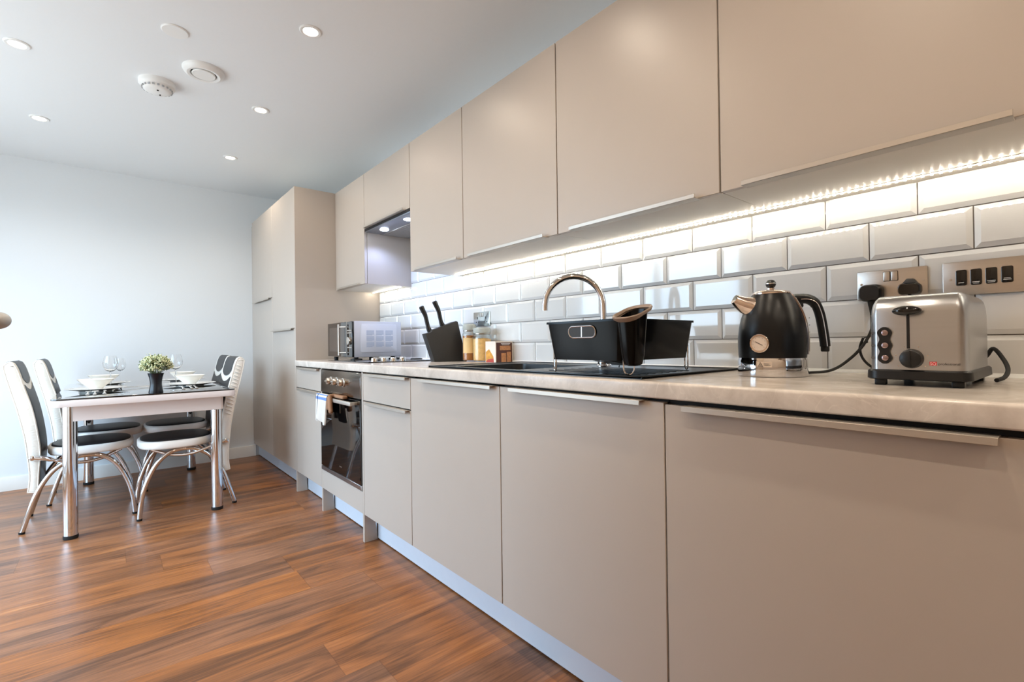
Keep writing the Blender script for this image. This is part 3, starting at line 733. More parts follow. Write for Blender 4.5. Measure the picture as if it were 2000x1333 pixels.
# spout
bm = new(); q = -sr; c0 = q*.050+Vector((0, 0, .178)); c1 = q*.094+Vector((0, 0, .199))
tube(bm, [c0, q*.070+Vector((0, 0, .184)), q*.086+Vector((0, 0, .193)), c1], [.026, .021, .016, .0125], 20, flat=(1, 1.05)); so_ = obj('spout', bm, m_rose, kt)
bm = new(); nrm_ = (q+Vector((0, 0, .45))).normalized(); zz = Vector((0, 0, 1)).rotation_difference(nrm_).to_matrix().to_4x4()
lathe(bm, [(0, .0006), (.0115, .0006), (.0118, 0)], n=20, m=Matrix.Translation(c1) @ zz); obj('spout_mouth', bm, m_blackg, so_)
# handle
hp = [sr*.049+Vector((0, 0, .196)), sr*.070+Vector((0, 0, .198)), sr*.094+Vector((0, 0, .197)), sr*.113+Vector((0, 0, .186)), sr*.124+Vector((0, 0, .163)), sr*.131+Vector((0, 0, .130)), sr*.137+Vector((0, 0, .088)), sr*.138+Vector((0, 0, .074))]
hp = catmull(hp, 6); rr_ = [.0125+.000*i for i in range(len(hp))]
bm = new(); tube(bm, hp, [(.0135 if i < 20 else .0125) for i in range(len(hp))], 16, flat=(1, .95)); hd = obj('handle', bm, m_kb, kt)
bm = new(); inn = [p + (Vector((0, 0, -.0022)) if i < 16 else -sr*.0022) - sb*.0122 for i, p in enumerate(hp)]
tube(bm, inn[6:], .0014, 8); obj('handle_trim', bm, m_rose, hd)
bm = new(); box(bm, (-.007, -.009, -.018), (.007, .009, 0), .003, m=Matrix.Translation(hp[-1]+Vector((0, 0, .004)))); obj('handle_tip', bm, m_black, hd)
bm = new(); tube(bm, [sr*.030+Vector((0, 0, .19)), sr*.060+Vector((0, 0, .178)), sr*.078+Vector((0, 0, .184))], [.02, .016, .009], 14); obj('handle_bracket', bm, m_kb, kt)
# water window and its rose frame on the handle side
bm = new(); fr = []
for z, r in ((.208, .0455), (.200, .051), (.185, .0585), (.165, .0675), (.14, .0750), (.11, .0795), (.08, .0805), (.062, .080), (.055, .0795)):
    fr.append((r, z))
fa = [sr*(r*math.cos(-.42))+sb*(r*math.sin(-.42))+Vector((0, 0, z)) for r, z in fr]
tube(bm, catmull(fa, 4), .0034, 8); obj('window_frame', bm, m_rose, kt)
bm = new(); lo = []
for r, z in fr[1:-1]:
    lo.append([(Vector((0, 0, z))+sr*((r+dr)*math.cos(a))+sb*((r+dr)*math.sin(a)))[:] for a, dr in ((-.36, -.001), (-.36, .006), (0, .009), (.3, .006), (.3, -.001))])
loft(bm, lo); obj('water_window', bm, pm('smoky_water_window', (190, 190, 188), .15, coat=.5), kt)
bm = new()
for i in range(5): 
    z = .075+i*.018; a = -.28; p = sr*(.0868*math.cos(a))+sb*(.0868*math.sin(a)); 
    box(bm, (-.003, -.0006, -.0008), (.003, .0006, .0008), m=mv(p.x, p.y, z) @ rot(math.atan2(-sr.x, sr.y)+a))
obj('level_marks', bm, m_black, kt)
# round gauge facing the camera side
ga = math.atan2((CAM.y-KY), (CAM.x-KX))-.34; gd = Vector((math.cos(ga), math.sin(ga), 0))
gz = Vector((0, 0, 1)).rotation_difference(gd).to_matrix().to_4x4(); gc = gd*.0765+Vector((0, 0, .084))
bm = new(); lathe(bm, [(.0, 0), (.0232, 0), (.0232, .006), (.0215, .0075), (.0188, .0072), (.0180, .0055), (0, .0055)], n=36, m=Matrix.Translation(gc) @ gz); gg = obj('gauge', bm, m_rose, kt)
bm = new(); lathe(bm, [(0, .0002), (.0182, .0002), (.0182, 0)], n=36, m=Matrix.Translation(gc+gd*.0055) @ gz); obj('gauge_face', bm, pm('gauge_dial_cream', (214, 200, 190), .4), gg)
gu = gd.cross(Vector((0, 0, 1))).normalized()
bm = new(); p0 = gc+gd*.0064; a0 = p0+gu*.009+Vector((0, 0, .0045)); a1 = p0-gu*.008+Vector((0, 0, -.0045)); tube(bm, [a0, a1], .0006, 6)
for k in range(9):
    a = math.radians(-130+32.5*k); p = p0+gu*(.0155*math.sin(a))+Vector((0, 0, .0155*math.cos(a))); p2 = p0+gu*(.0135*math.sin(a))+Vector((0, 0, .0135*math.cos(a))); tube(bm, [p, p2], .0003, 5)
obj('gauge_needle', bm, m_black, gg)
# hot-surface sticker
sa = math.atan2((CAM.y-KY), (CAM.x-KX))-.40
def on_ring(bm, u, v, w, h, r=.0809, th=.0004):
    a0 = sa+u/r; a1 = sa+(u+w)/r
    ps = []
    for k in range(5):
        a = a0+(a1-a0)*k/4; ps.append(a)
    t = new(); A = [t.verts.new(((r)*math.cos(a), (r)*math.sin(a), v)) for a in ps]; Bv = [t.verts.new((r*math.cos(a), r*math.sin(a), v+h)) for a in ps]
    for k in range(4): t.faces.new([A[k], A[k+1], Bv[k+1], Bv[k]])
    join(bm, t)
bm = new(); on_ring(bm, -.002, .0255, .034, .013, .0808); st = obj('warning_sticker', bm, pm('pale_sticker', (206, 190, 176), .5), kt)
bm = new()
def rp(u, z, r=.0814): a = sa+u/r; return Vector((r*math.cos(a), r*math.sin(a), z))
tube(bm, [rp(.001, .0268), rp(.0065, .0372), rp(.012, .0268)], .0005, 6, closed=True)
for q in (.0045, .0065, .0085): tube(bm, [rp(q, .0285), rp(q+.0006, .0305), rp(q, .0325)], .0003, 5)
for j, wd in enumerate((.012, .015)): tube(bm, [rp(.0145+k*wd/4, .0335-j*.003) for k in range(5)], .0004, 5)
obj('warning_print', bm, m_black, st)
bm = new(); tube(bm, catmull([(KX+.078, KY-.012, .888), (KX+.105, KY-.050, .8855), (-.115, -2.985, .893), (-.085, -3.02, .925), (-.062, -3.043, .962), (-.048, -3.056, 1.00), (-.038, -3.057, 1.034)], 8), .0036, 10); kcd = obj('power_cord', bm, m_rubber, kt, True)
bm = new(); tube(bm, catmull([(-.062, -3.040, .975), (-.060, -3.032, .95), (-.058, -3.036, .925), (-.056, -3.05, .905), (-.06, -3.075, .889)], 6), .0032, 8)
tube(bm, [(-.064, -3.040, .958), (-.058, -3.036, .972), (-.056, -3.046, .978), (-.062, -3.049, .964)], .0018, 8, closed=True)
obj('cord_loop', bm, m_rubber, kcd, True)

# ------------------------------------------------------------------ toaster
TX, TY = -.262, -3.207
to = thing('toaster', 'brushed steel two-slice toaster with black base, lever and dial', 'toaster', (TX, TY, W))
def toaster():
    # local: front face looks to -x, length along x
    L2, Wd, z0, z1 = .135, .0735, .028, .176
    bm = new(); loops = []
    # sections along y give the domed shell: outline in xz with rounded top corners
    def outline(s, top, n=8):
        r = .034; pts = [(-L2*s, z0), ]
        for k in range(n+1): a = math.radians(180-90*k/n); pts.append((-L2*s+r+r*math.cos(a), top-r+r*math.sin(a)))
        for k in range(n+1): a = math.radians(90-90*k/n); pts.append((L2*s-r+r*math.cos(a), top-r+r*math.sin(a)))
        pts.append((L2*s, z0)); return pts
    prof = [(-1, .78, -.030), (-.985, .88, -.019), (-.95, .94, -.0105), (-.90, .975, -.0055), (-.83, .995, -.001), (-.80, 1, 0), (.80, 1, 0), (.83, .995, -.001), (.90, .975, -.0055), (.95, .94, -.0105), (.985, .88, -.019), (1, .78, -.030)]
    for v, s, dz in prof: loops.append([(x, v*Wd, z) for x, z in outline(s, z1+dz)])
    loft(bm, loops); obj('shell', bm, m_steelh, to, ang=32)
    bm = new(); loft(bm, [[(x, y, .012) for x, y in rrect(0, 0, 2*L2+.004, 2*Wd+.006, .022)], [(x, y, .014) for x, y in rrect(0, 0, 2*L2+.010, 2*Wd+.012, .024)], [(x, y, .0285) for x, y in rrect(0, 0, 2*L2+.008, 2*Wd+.010, .022)], [(x, y, .0315) for x, y in rrect(0, 0, 2*L2+.002, 2*Wd+.004, .020)]])
    obj('base', bm, m_black, to)
    for x in (-.115, .115):
        for y in (-.058, .058):
            bm = new(); box(bm, (x-.009, y-.009, 0), (x+.009, y+.009, .0125), .002); obj('foot', bm, m_black, to)
    fx = -L2
    bm = new(); box(bm, (fx-.0006, .0075, .072), (fx+.004, .0125, .138), .0005, 1); obj('lever_slot', bm, m_black, to)
    bm = new(); t = new(); bmesh.ops.create_uvsphere(t, u_segments=24, v_segments=14, radius=1); join(bm, t, mv(fx-.013, .0095, .144) @ Matrix.Diagonal((.011, .0225, .0095, 1)))
    box(bm, (fx-.008, .0065, .139), (fx+.002, .0125, .148)); obj('lever', bm, m_blackg, to, ang=60)
    mY = rot(-math.pi/2, 'Y')
    bm = new(); lathe(bm, [(0, 0), (.0185, 0), (.0185, .002), (.0165, .012), (.0145, .0135), (0, .0135)], n=32, m=mv(fx, .0055, .053) @ mY)
    box(bm, (fx-.0155, .0045, .037), (fx-.0125, .0065, .069), .0005, 1); obj('browning_dial', bm, m_black, to)
    bm = new()
    for k in range(6):
        a = math.radians(-125+50*k); y, z = .0055+.0245*math.sin(a), .053+.0245*math.cos(a); box(bm, (fx-.0005, y-.0007, z-.0007), (fx, y+.0007, z+.0007))
    obj('dial_marks', bm, m_rose, to)
    # button pad
    pts = []
    N_ = 60
    for k in range(N_):
        a = 2*math.pi*k/N_
        zc = .036*math.cos(a); yb = .0098+.0018*math.cos(zc/.0245*2*math.pi)
        if abs(zc) > .028: yb *= math.sqrt(max(0, 1-((abs(zc)-.028)/.0082)**2)) if abs(zc) < .0362 else 0
        pts.append((.0465+(yb if math.sin(a) >= 0 else -yb), .0785+zc))
    bm = new(); prism(bm, pts, fx-.0025, fx+.001, 'x'); obj('button_pad', bm, m_black, to)
    for z in (.103, .0785, .054):
        bm = new(); lathe(bm, [(0, 0), (.0055, 0), (.0055, .0022), (.004, .003), (0, .003)], n=20, m=mv(fx-.0025, .0455, z) @ mY); obj('button', bm, pm('dusky_metal_button', (160, 140, 140), .25, metal=.9), to)
    bm = new()
    for z in (.103, .0785, .054):
        tube(bm, [(fx-.0003, .0655+p[0], z+p[1]) for p in rrect(0, 0, .005, .004, .001, 2)], .0004, 5, closed=True)
    obj('button_symbols', bm, pm('print_grey', (90, 78, 70), .5), to)
    # logo: red box with light letters, then a word in dark lettering
    mt = Matrix(((0, 0, -1, fx-.0004), (-1, 0, 0, -.0205), (0, 1, 0, .0405), (0, 0, 0, 1)))
    bm = new(); box(bm, (0, 0, 0), (.0105, .0072, .0003), m=mt); lg = obj('logo', bm, pm('logo_red', (196, 40, 48), .4), to)
    bm = new(); text_mesh(bm, 'SQ', .0072, mt @ mv(.0006, .0011, .0005), .0001); obj('logo_letters', bm, pm('logo_light', (230, 200, 196), .4), lg)
    bm = new(); text_mesh(bm, 'professional', .0062, mt @ mv(.0125, .0012, .0002), .0001); obj('lettering', bm, m_black, to)
    # bread slots on the top
    for y in (-.024, .024):
        bm = new(); prism(bm, rrect(0, y, .17, .026, .006), z1-.001, z1+.0008, 'z'); obj('bread_slot', bm, m_dark, to)
toaster()
tcx = bpy.data.objects['toaster']
bm = new(); tube(bm, catmull([(-.118, -3.245, .900), (-.100, -3.272, .930), (-.098, -3.284, .948), (-.108, -3.300, .925), (-.128, -3.308, .905), (-.160, -3.306, .891), (-.20, -3.2975, .886)], 8), .0040, 10); obj('power_cord', bm, m_rubber, tcx, True)

# ------------------------------------------------------------------ box, jars, knife block
bx = thing('food_carton', 'small white and brown printed food carton beside the jars', 'carton', (-.07, -1.515, W))
cx0, cx1, cy0, cy1, cz1 = -.122, -.014, -1.56, -1.478, W+.104
bm = new(); box(bm, (cx0, cy0, W), (cx1, cy1, cz1), .0008, 1); obj('carton_board', bm, pm('white_card', (236, 226, 214), .5), bx, True)
bm = new(); box(bm, (cx0+.004, cy0-.0008, W+.001), (cx1-.004, cy0+.0002, cz1-.006)); br = obj('brown_panel', bm, pm('chocolate_print', (84, 44, 32), .4), bx, True)
bm = new()
for a, b in (((.035, .001), (.065, .046)), ((.070, .001), (.096, .052)), ((.026, .060), (.094, .082))): box(bm, (cx0+a[0], cy0-.0013, W+a[1]), (cx0+b[0], cy0-.0009, W+b[1]), .0001, 1)
obj('biscuit_picture', bm, add_noise(pm('biscuit_print', (186, 130, 84), .5), 90, .45), br, True)
bm = new(); box(bm, (cx0+.034, cy0-.0013, W+.0905), (cx0+.092, cy0-.0009, W+.0935)); box(bm, (cx0+.040, cy0-.0013, W+.0855), (cx0+.086, cy0-.0009, W+.0872)); obj('title_print', bm, m_white, br, True)
bm = new(); prism(bm, [(cy1-.004, W+.001), (cy0+.014, W+.001), (cy0+.018, W+.03), (cy1-.03, W+.066), (cy1-.004, W+.052)], cx0-.0008, cx0+.0002, 'x'); obj('fruit_picture', bm, add_noise(pm('fruit_print', (206, 150, 60), .5), 70, .5), bx, True)
bm = new(); prism(bm, [(cy1-.004, W+.001), (cy0+.014, W+.001), (cy0+.016, W+.02), (cy1-.02, W+.016)], cx0-.0012, cx0-.0004, 'x'); obj('red_band', bm, pm('carton_red', (176, 70, 60), .5), bx, True)

def jar(x, y, r, h, fill, fh, label, lid_h, grp=None, mlid=None):
    t = thing('storage_jar', label, 'jar', (x, y, W), group='glass storage jars by the socket')
    bm = new(); n_ = .82
    lathe(bm, [(0, .002), (r-.006, .002), (r, .008), (r, h*.70), (r*.97, h*.74), (r*n_, h*.80), (r*n_, h*.84), (r*n_-.003, h*.84), (r*n_-.003, h*.795), (r*.93, h*.73), (r-.003, h*.69), (r-.003, .010), (r-.008, .006), (0, .006)], n=36); obj('glass_body', bm, m_jar, t)
    bm = new(); lathe(bm, [(0, .0065), (r-.009, .0065), (r-.0036, .011), (r-.0036, fh), (r*.5, fh+.004), (0, fh+.002)], n=36); obj('contents', bm, fill, t)
    bm = new(); lathe(bm, [(0, h*.845), (r*n_+.002, h*.845), (r*n_+.004, h*.86), (r*n_+.004, h*.97), (r*n_-.002, h), (0, h)], n=36); obj('lid', bm, mlid, t)
    bm = new(); lathe(bm, [(r*n_+.0005, h*.805), (r*n_+.003, h*.81), (r*n_+.003, h*.83), (r*n_+.0005, h*.835)], n=36); obj('wire_clip', bm, m_steel, t)
    return t
m_lidg = pm('frosted_glass_lid', (216, 222, 216), .12, trans=.35, ior=1.3)
jA = jar(-.094, -1.30, .039, .198, add_noise(pm('brown_coffee_granules', (176, 112, 54), .8), 260, .5), .135, 'tall glass jar holding brown granules, left of the two jars', .03, mlid=m_lidg)
bm = new()
a0 = math.atan2(CAM.y+1.30, CAM.x+.094)
t2 = new(); A = []; Bq = []
for k in range(13):
    a = a0-1.0+2.0*k/12; A.append(t2.verts.new((.0396*math.cos(a), .0396*math.sin(a), .045))); Bq.append(t2.verts.new((.0396*math.cos(a), .0396*math.sin(a), .125)))
for k in range(12): t2.faces.new([A[k], A[k+1], Bq[k+1], Bq[k]])
join(bm, t2); obj('jar_label', bm, add_noise(pm('cream_paper_label', (228, 196, 140), .6), 40, .12), jA)
jar(-.086, -1.402, .050, .176, add_noise(pm('golden_pasta', (232, 186, 118), .7), 90, .35), .118, 'wider glass jar of golden dry food next to the carton', .03, mlid=m_lidg)

kb = thing('knife_block', 'slanted matt black knife block standing between the jars and microwave', 'knife block', (-.142, -1.17, W), rz=-.30)
m_kbk = add_noise(pm('matt_black_knife_block', (38, 38, 38), .55), 60, .1)
tilt = math.radians(18)
def kbp(u, v): return (-.0*1-u*math.cos(tilt)*-1, v)
bm = new()
# side view outline (local x = into the room negative, z up): foot, slanted sides, square-cut top
A_, B_, C_, D_ = (-.089, 0), (.089, 0), (.040, .215), (-.137, .150)
prism(bm, [A_, B_, C_, (.030, .218), (-.1, .170), (-.103, .160), D_], -.045, .045, 'y', bev=.002); obj('block', bm, m_kbk, kb)
def knife(px, pz, yy, label, ln=.145):
    t = thing('kitchen_knife', label, 'knife', (0, 0, 0), group='knives in the block')
    t.location = (kb.location.x, kb.location.y, kb.location.z); t.rotation_euler = kb.rotation_euler
    ax = Vector((-math.sin(tilt), 0, math.cos(tilt))); n_ = Vector((math.cos(tilt), 0, math.sin(tilt)))
    b = Vector((px, yy, pz))
    pts = catmull([b-ax*.004, b+ax*.018-n_*.004, b+ax*.045-n_*.002, b+ax*.09+n_*.002, b+ax*(ln-.03)-n_*.001, b+ax*ln-n_*.004], 5)
    n = len(pts); rr = [.0145-.004*min(1, i/(n*.3)) if i < n*.5 else .0105+.003*((i/n-.5)*2) for i in range(n)]; rr[-1] = .008
    bm = new(); tube(bm, pts, rr, 12, flat=(.85, 1.08)); obj('handle', bm, m_black, t)
    bm = new(); q = b-ax*.05; bl = new(); box(bl, (-.011, -.0008, -.06), (.011, .0008, .002)); join(bm, bl, Matrix.Translation(b) @ rot(-tilt, 'Y')); obj('blade', bm, m_steel, t)
knife(-.098, .163, .012, 'black-handled knife nearest the microwave in the slanted block')
knife(-.032, .190, -.012, 'black-handled knife nearest the jars in the slanted block')

# ------------------------------------------------------------------ hob and microwave
HX0, HX1, HY0, HY1 = -.535, -.035, -1.015, -.415
hb = thing('hob', 'black glass gas hob under the microwave with silver knobs at its right end', 'hob', (-.285, -.715, W))
bm = new(); box(bm, (HX0, HY0, W), (HX1, HY1, W+.006), .002, 2); obj('glass_plate', bm, m_glassb, hb, True)
for i, x in enumerate((-.485, -.43, -.375, -.32)):
    bm = new(); lathe(bm, [(0, 0), (.017, 0), (.0165, .004), (.015, .018), (.013, .020), (0, .020)], (x, -.975, W+.006), 24); obj('control_knob', bm, m_knob, hb, True)
for (x, y) in ((-.41, -.84), (-.16, -.84), (-.41, -.55), (-.16, -.55)):
    bm = new(); lathe(bm, [(0, 0), (.036, 0), (.034, .006), (.024, .008), (0, .009)], (x, y, W+.006), 24); obj('burner', bm, m_black, hb, True)

mw = thing('microwave', 'small silver microwave with dark door standing on the hob', 'microwave', (-.29, -.385, W))
MX0, MX1, MY0, MY1, MZ0, MZ1 = -.452, -.132, -.592, -.178, W+.022, 1.121
m_mw = pm('silver_grey_microwave_paint', (196, 200, 210), .35, metal=.25)
bm = new(); box(bm, (MX0+.012, MY0, MZ0), (MX1, MY1, MZ1), .003, 2); obj('casing', bm, m_mw, mw, True)
bm = new(); box(bm, (MX0, MY0+.085, MZ0+.001), (MX0+.012, MY1, MZ1-.001), .002, 1); md_ = obj('door', bm, m_glassb, mw, True)
bm = new(); box(bm, (MX0-.0008, MY0+.12, MZ0+.035), (MX0+.001, MY1-.03, MZ1-.03), .0005, 1); obj('door_window', bm, pm('tinted_mesh_window', (74, 66, 60), .2, coat=.6), md_, True)
bm = new(); tube(bm, [(MX0-.030, MY0+.135, MZ0+.012), (MX0-.030, MY0+.135, MZ1-.016)], .0065, 12)
for z in (MZ0+.028, MZ1-.032): tube(bm, [(MX0-.030, MY0+.135, z), (MX0+.002, MY0+.098, z)], .0045, 10)
obj('door_handle', bm, m_alu, md_, True)
bm = new(); box(bm, (MX0, MY0, MZ0+.001), (MX0+.012, MY0+.083, MZ1-.001), .002, 1); cp = obj('control_panel', bm, m_glassb, mw, True)
bm = new(); box(bm, (MX0-.001, MY0+.0825, MZ0+.001), (MX0+.004, MY0+.086, MZ1-.001)); obj('panel_divider', bm, m_alu, cp, True)
bm = new(); lathe(bm, [(0, 0), (.024, 0), (.023, .012), (0, .014)], n=24, m=mv(MX0, MY0+.042, MZ0+.10) @ rot(-math.pi/2, 'Y')); obj('timer_knob', bm, m_knob, cp, True)
bm = new()
for z in (MZ0+.057, MZ0+.145, MZ0+.160): box(bm, (MX0-.001, MY0+.008, z), (MX0+.001, MY0+.076, z+.006))
obj('panel_marks', bm, m_alu, cp, True)
# right-hand side with raised panel and a printed warning sheet
m_mws = pm('raised_side_panel_paint', (206, 210, 220), .35, metal=.15)
bm = new(); prism(bm, rrect((MX0+MX1)/2+.01, (MZ0+MZ1)/2+.006, .235, .175, .012), MY0-.0022, MY0+.001, 'y', bev=.0015); obj('side_panel', bm, m_mws, mw, True)
bm = new()
for c in range(3):
    for r in range(3):
        x0 = MX0+.088+c*.062; z0 = MZ1-.085-r*.036
        for l in range(6): box(bm, (x0, MY0-.0026, z0+l*.0052), (x0+.050-(.012 if l == 0 else 0), MY0-.0021, z0+l*.0052+.0028))
obj('printed_warning', bm, pm('pale_blue_print', (160, 176, 200), .5), mw, True, label='fine pale blue printed text in three columns')
for x in (MX0+.04, MX1-.04):
    for y, zf in ((MY0+.04, W+.0062), (MY1-.04, W)):
        bm = new(); lathe(bm, [(0, 0), (.012, 0), (.014, MZ0-zf), (0, MZ0-zf)], (x, y, zf), 16); obj('foot', bm, m_rubber, mw, True)

# ------------------------------------------------------------------ dining table
TBX0, TBX1, TBY0, TBY1, TZT = -1.793, -.985, -.135, 1.29, .726
tbx = thing('dining_table', 'white dining table with a black glass top and thick chrome legs', 'table', (-1.39, .58, 0))
bm = new(); prism(bm, rrect(-1.389, .5775, TBX1-TBX0, TBY1-TBY0, .035), .683, TZT-.007, 'z', bev=.004); obj('table_frame', bm, m_tablew, tbx, True)
bm = new(); prism(bm, rrect(-1.389, .5775, TBX1-TBX0, TBY1-TBY0, .035), TZT-.007, TZT, 'z', bev=.0015); obj('tabletop', bm, m_table_glass, tbx, True)
bm = new()
for a, b in (((-1.735, -.065), (-1.05, -.045)), ((-1.735, 1.20), (-1.05, 1.22)), ((-1.745, -.06), (-1.725, 1.21)), ((-1.06, -.06), (-1.04, 1.21))):
    box(bm, (a[0], a[1], .603), (b[0], b[1], .684), .001, 1)
obj('apron', bm, m_tablew, tbx, True)
for x, y in ((-1.725, -.038), (-1.072, -.030), (-1.686, 1.225), (-1.066, 1.215)):
    bm = new(); lathe(bm, [(0, .018), (.030, .018), (.030, .684), (0, .684)], (x, y, 0), 32)
    lg = obj('leg', bm, m_chrome, tbx, True)
    bm = new(); lathe(bm, [(0, 0), (.0295, 0), (.031, .004), (.031, .019), (0, .019)], (x, y, 0), 32); obj('foot_cap', bm, m_rubber, lg, True)

# ------------------------------------------------------------------ dining chairs
def chair(label):
    t = thing('dining_chair', label, 'chair', (0, 0, 0), group='dining chairs round the table')
    hw = .185
    fp = [(-.222, .205), (-.219, .30), (-.213, .421), (-.224, .542), (-.244, .662), (-.273, .778), (-.294, .862), (-.305, .893)]
    rp_ = [(-.268, .212), (-.260, .30), (-.270, .43), (-.280, .519), (-.306, .657), (-.329, .757), (-.352, .862), (-.354, .893)]
    top = [(-.312, .906), (-.326, .913), (-.341, .908)]
    def curve2(P, k): return [(v.x, v.z) for v in catmull([(a, 0, b) for a, b in P], k)]
    F_ = curve2(fp, 6); Rr = curve2(rp_, 6)
    prof = F_+top+list(reversed(Rr))
    # slab with rounded edges: loft of the profile across y with slight inset at the ends
    def shr(P, d):
        n = len(P); out = []
        cx = [0]*n
        for i in range(n):
            a = Vector(P[i-1]); b = Vector(P[(i+1) % n]); tq = (b-a).normalized(); nn = Vector((-tq.y, tq.x)); out.append((P[i][0]+nn.x*d, P[i][1]+nn.y*d))
        return out
    bm = new()
    loops = []
    for y, dd in ((-hw, .010), (-hw+.003, .004), (-hw+.009, 0), (hw-.009, 0), (hw-.003, .004), (hw, .010)):
        P = shr(prof, dd); loops.append([(a, y, b) for a, b in P])
    loft(bm, loops, False, False); nF = len(F_)
    for L_ in (loops[0], loops[-1]):          # side faces as strips between the front and rear curves
        t2 = new(); vs = [t2.verts.new(p) for p in L_]; n_ = len(vs)
        for i in range(nF-1): t2.faces.new([vs[i], vs[i+1], vs[n_-2-i], vs[n_-1-i]])
        t2.faces.new(vs[nF-1:nF+4]); join(bm, t2)
    bmesh.ops.remove_doubles(bm, verts=bm.verts, dist=1e-5)
    bk = obj('backrest', bm, m_leather_w, t, ang=28)
    # piping along both side edges
    for s in (-1, 1):
        bm = new(); P = shr(prof, .004); tube(bm, [(a, s*(hw-.002), b) for a, b in P], .0026, 6, closed=True); obj('piping', bm, m_leather_w, bk)
    # ribbed quilting on both side faces
    for s in (1,):
        bm = new()
        for i in range(15):
            f = .56+i*.021
            def at(P, z):
                for (a, b), (c, d) in zip(P, P[1:]):
                    if b <= z <= d: return a+(c-a)*(z-b)/(d-b)
                return P[-1][0]
            xf, xr = at(F_, f+.012), at(Rr, f-.012)
            if f > .87: continue
            tube(bm, [(xf-.012, s*(hw-.001), f+.010), ((xf+xr)/2, s*(hw+.002), f+.004), (xr+.012, s*(hw-.001), f-.006)], [.004, .0065, .004], 6)
        obj('quilting', bm, m_leather_w, bk, ang=80)
    # dark upholstery panels laid on the front: top shield and long tapering panel, following the curve
    def xfront(z):
        P = F_+[(-.312, .906), (-.326, .913)]
        for (a, b), (c, d) in zip(P, P[1:]):
            if b <= z <= d: return a+(c-a)*(z-b)/(d-b)
        return P[-1][0]
    def panel(name, ztops, zbots, ylim, off=.0025):
        """ztops/zbots: functions of u in [-1,1]"""
        bm = new(); NU, NV = 16, 18; g = []
        for i in range(NU+1):
            u = -1+2*i/NU; row = []
            for j in range(NV+1):
                z = zbots(u)+(ztops(u)-zbots(u))*j/NV; y = ylim(z)*u
                row.append(bm.verts.new((xfront(min(z, .905))+off*(1.0 if abs(u) < .97 else .2), y, z)))
            g.append(row)
        for i in range(NU):
            for j in range(NV): bm.faces.new([g[i][j], g[i+1][j], g[i+1][j+1], g[i][j+1]])
        obj(name, bm, m_leather_b, bk, label='black leather inset')
    panel('top_shield', lambda u: .903, lambda u: .79+.035*abs(u)**2.2, lambda z: .150)
    panel('front_panel', lambda u: .755+.040*u*u if abs(u) < .999 else .79, lambda u: .208, lambda z: .172 if z > .6 else .172)
    # black cap over the top edge
    bm = new(); pts = [(-.305, .8945), (-.3125, .9075), (-.3265, .9150), (-.3415, .9100), (-.3535, .894)]
    t2 = new(); A = [t2.verts.new((a+ (0), -.150, b)) for a, b in pts]; Bq = [t2.verts.new((a, .150, b)) for a, b in pts]
    for k in range(len(pts)-1): t2.faces.new([A[k], A[k+1], Bq[k+1], Bq[k]])
    join(bm, t2); obj('top_cap', bm, m_leather_b, bk)
    # seat
    def se(sx, sy, n=40, e=2.7):
        out = []
        for k in range(n):
            a = 2*math.pi*k/n; c, s = math.cos(a), math.sin(a)
            x = sx*math.copysign(abs(c)**(2/e), c); y = sy*math.copysign(abs(s)**(2/e), s)
            out.append((x, y))
        return out
    S = se(.192, .208)
    def sl(k, z, dx=0): return [(x*k+dx-.005, y*k, z) for x, y in S]
    bm = new(); loft(bm, [sl(.90, .386), sl(.975, .389), sl(1.0, .398), sl(1.0, .424), sl(.975, .432), sl(.93, .434)]); st_ = obj('seat', bm, pm('white_seat_band', (236, 232, 226), .4), t, ang=70)
    bm = new(); loft(bm, [sl(.93, .433), sl(.925, .437), sl(.86, .442), sl(.5, .446), sl(.05, .447)], False, True); obj('seat_pad', bm, m_leather_b, st_, ang=70)
    # side frames: a long arch (rear foot - apex under the seat - front foot) and a shallow inverted rail
    for s in (-1, 1):
        y = s*.180
        arch = catmull([(-.288, y, .009), (-.262, y, .10), (-.225, y, .215), (-.165, y, .315), (-.085, y*.98, .368), (-.02, y*.97, .378), (.045, y*.98, .362), (.105, y, .305), (.150, y, .21), (.175, y, .11), (.185, y, .009)], 6)
        bm = new(); tube(bm, arch, .0125, 14); lg = obj('leg', bm, m_chrome, t, ang=60)
        for x in (-.288, .185):
            bm = new(); lathe(bm, [(0, 0), (.012, 0), (.0135, .004), (.0135, .012), (0, .012)], (x, y, 0), 14); obj('foot_cap', bm, m_rubber, lg)
        rail = catmull([(-.245, s*.193, .398), (-.195, s*.193, .387), (-.13, s*.188, .362), (-.05, s*.17, .340), (.03, s*.15, .345), (.09, s*.13, .368), (.125, s*.12, .383)], 6)
        bm = new(); tube(bm, rail, [.0125 if i < 9 else .009 for i in range(len(rail))], 12); rl = obj('side_rail', bm, m_chrome, t, ang=60)
        bm = new(); lathe(bm, [(0, 0), (.014, 0), (.013, .005), (.006, .008), (0, .008)], n=18, m=mv(-.245, s*.198, .398) @ rot(-s*math.pi/2, 'X')); obj('bolt_cap', bm, m_chrome, rl)
    bm = new(); tube(bm, [(.118, -.12, .380), (.118, .12, .380)], .008, 10); obj('cross_rail', bm, m_chrome, t)
    return t
c1 = chair('black and cream high-back chair on the left side, nearest the camera')
c1.location = (-1.640, .392, 0)
dup(c1, (-1.572, .932, 0), .0, 'black and cream high-back chair on the left side, nearest the back wall')
dup(c1, (-1.257, .215, 0), math.pi, 'black and cream high-back chair on the right side, nearest the camera')
dup(c1, (-1.198, .895, 0), math.pi, 'black and cream high-back chair on the right side, nearest the back wall')

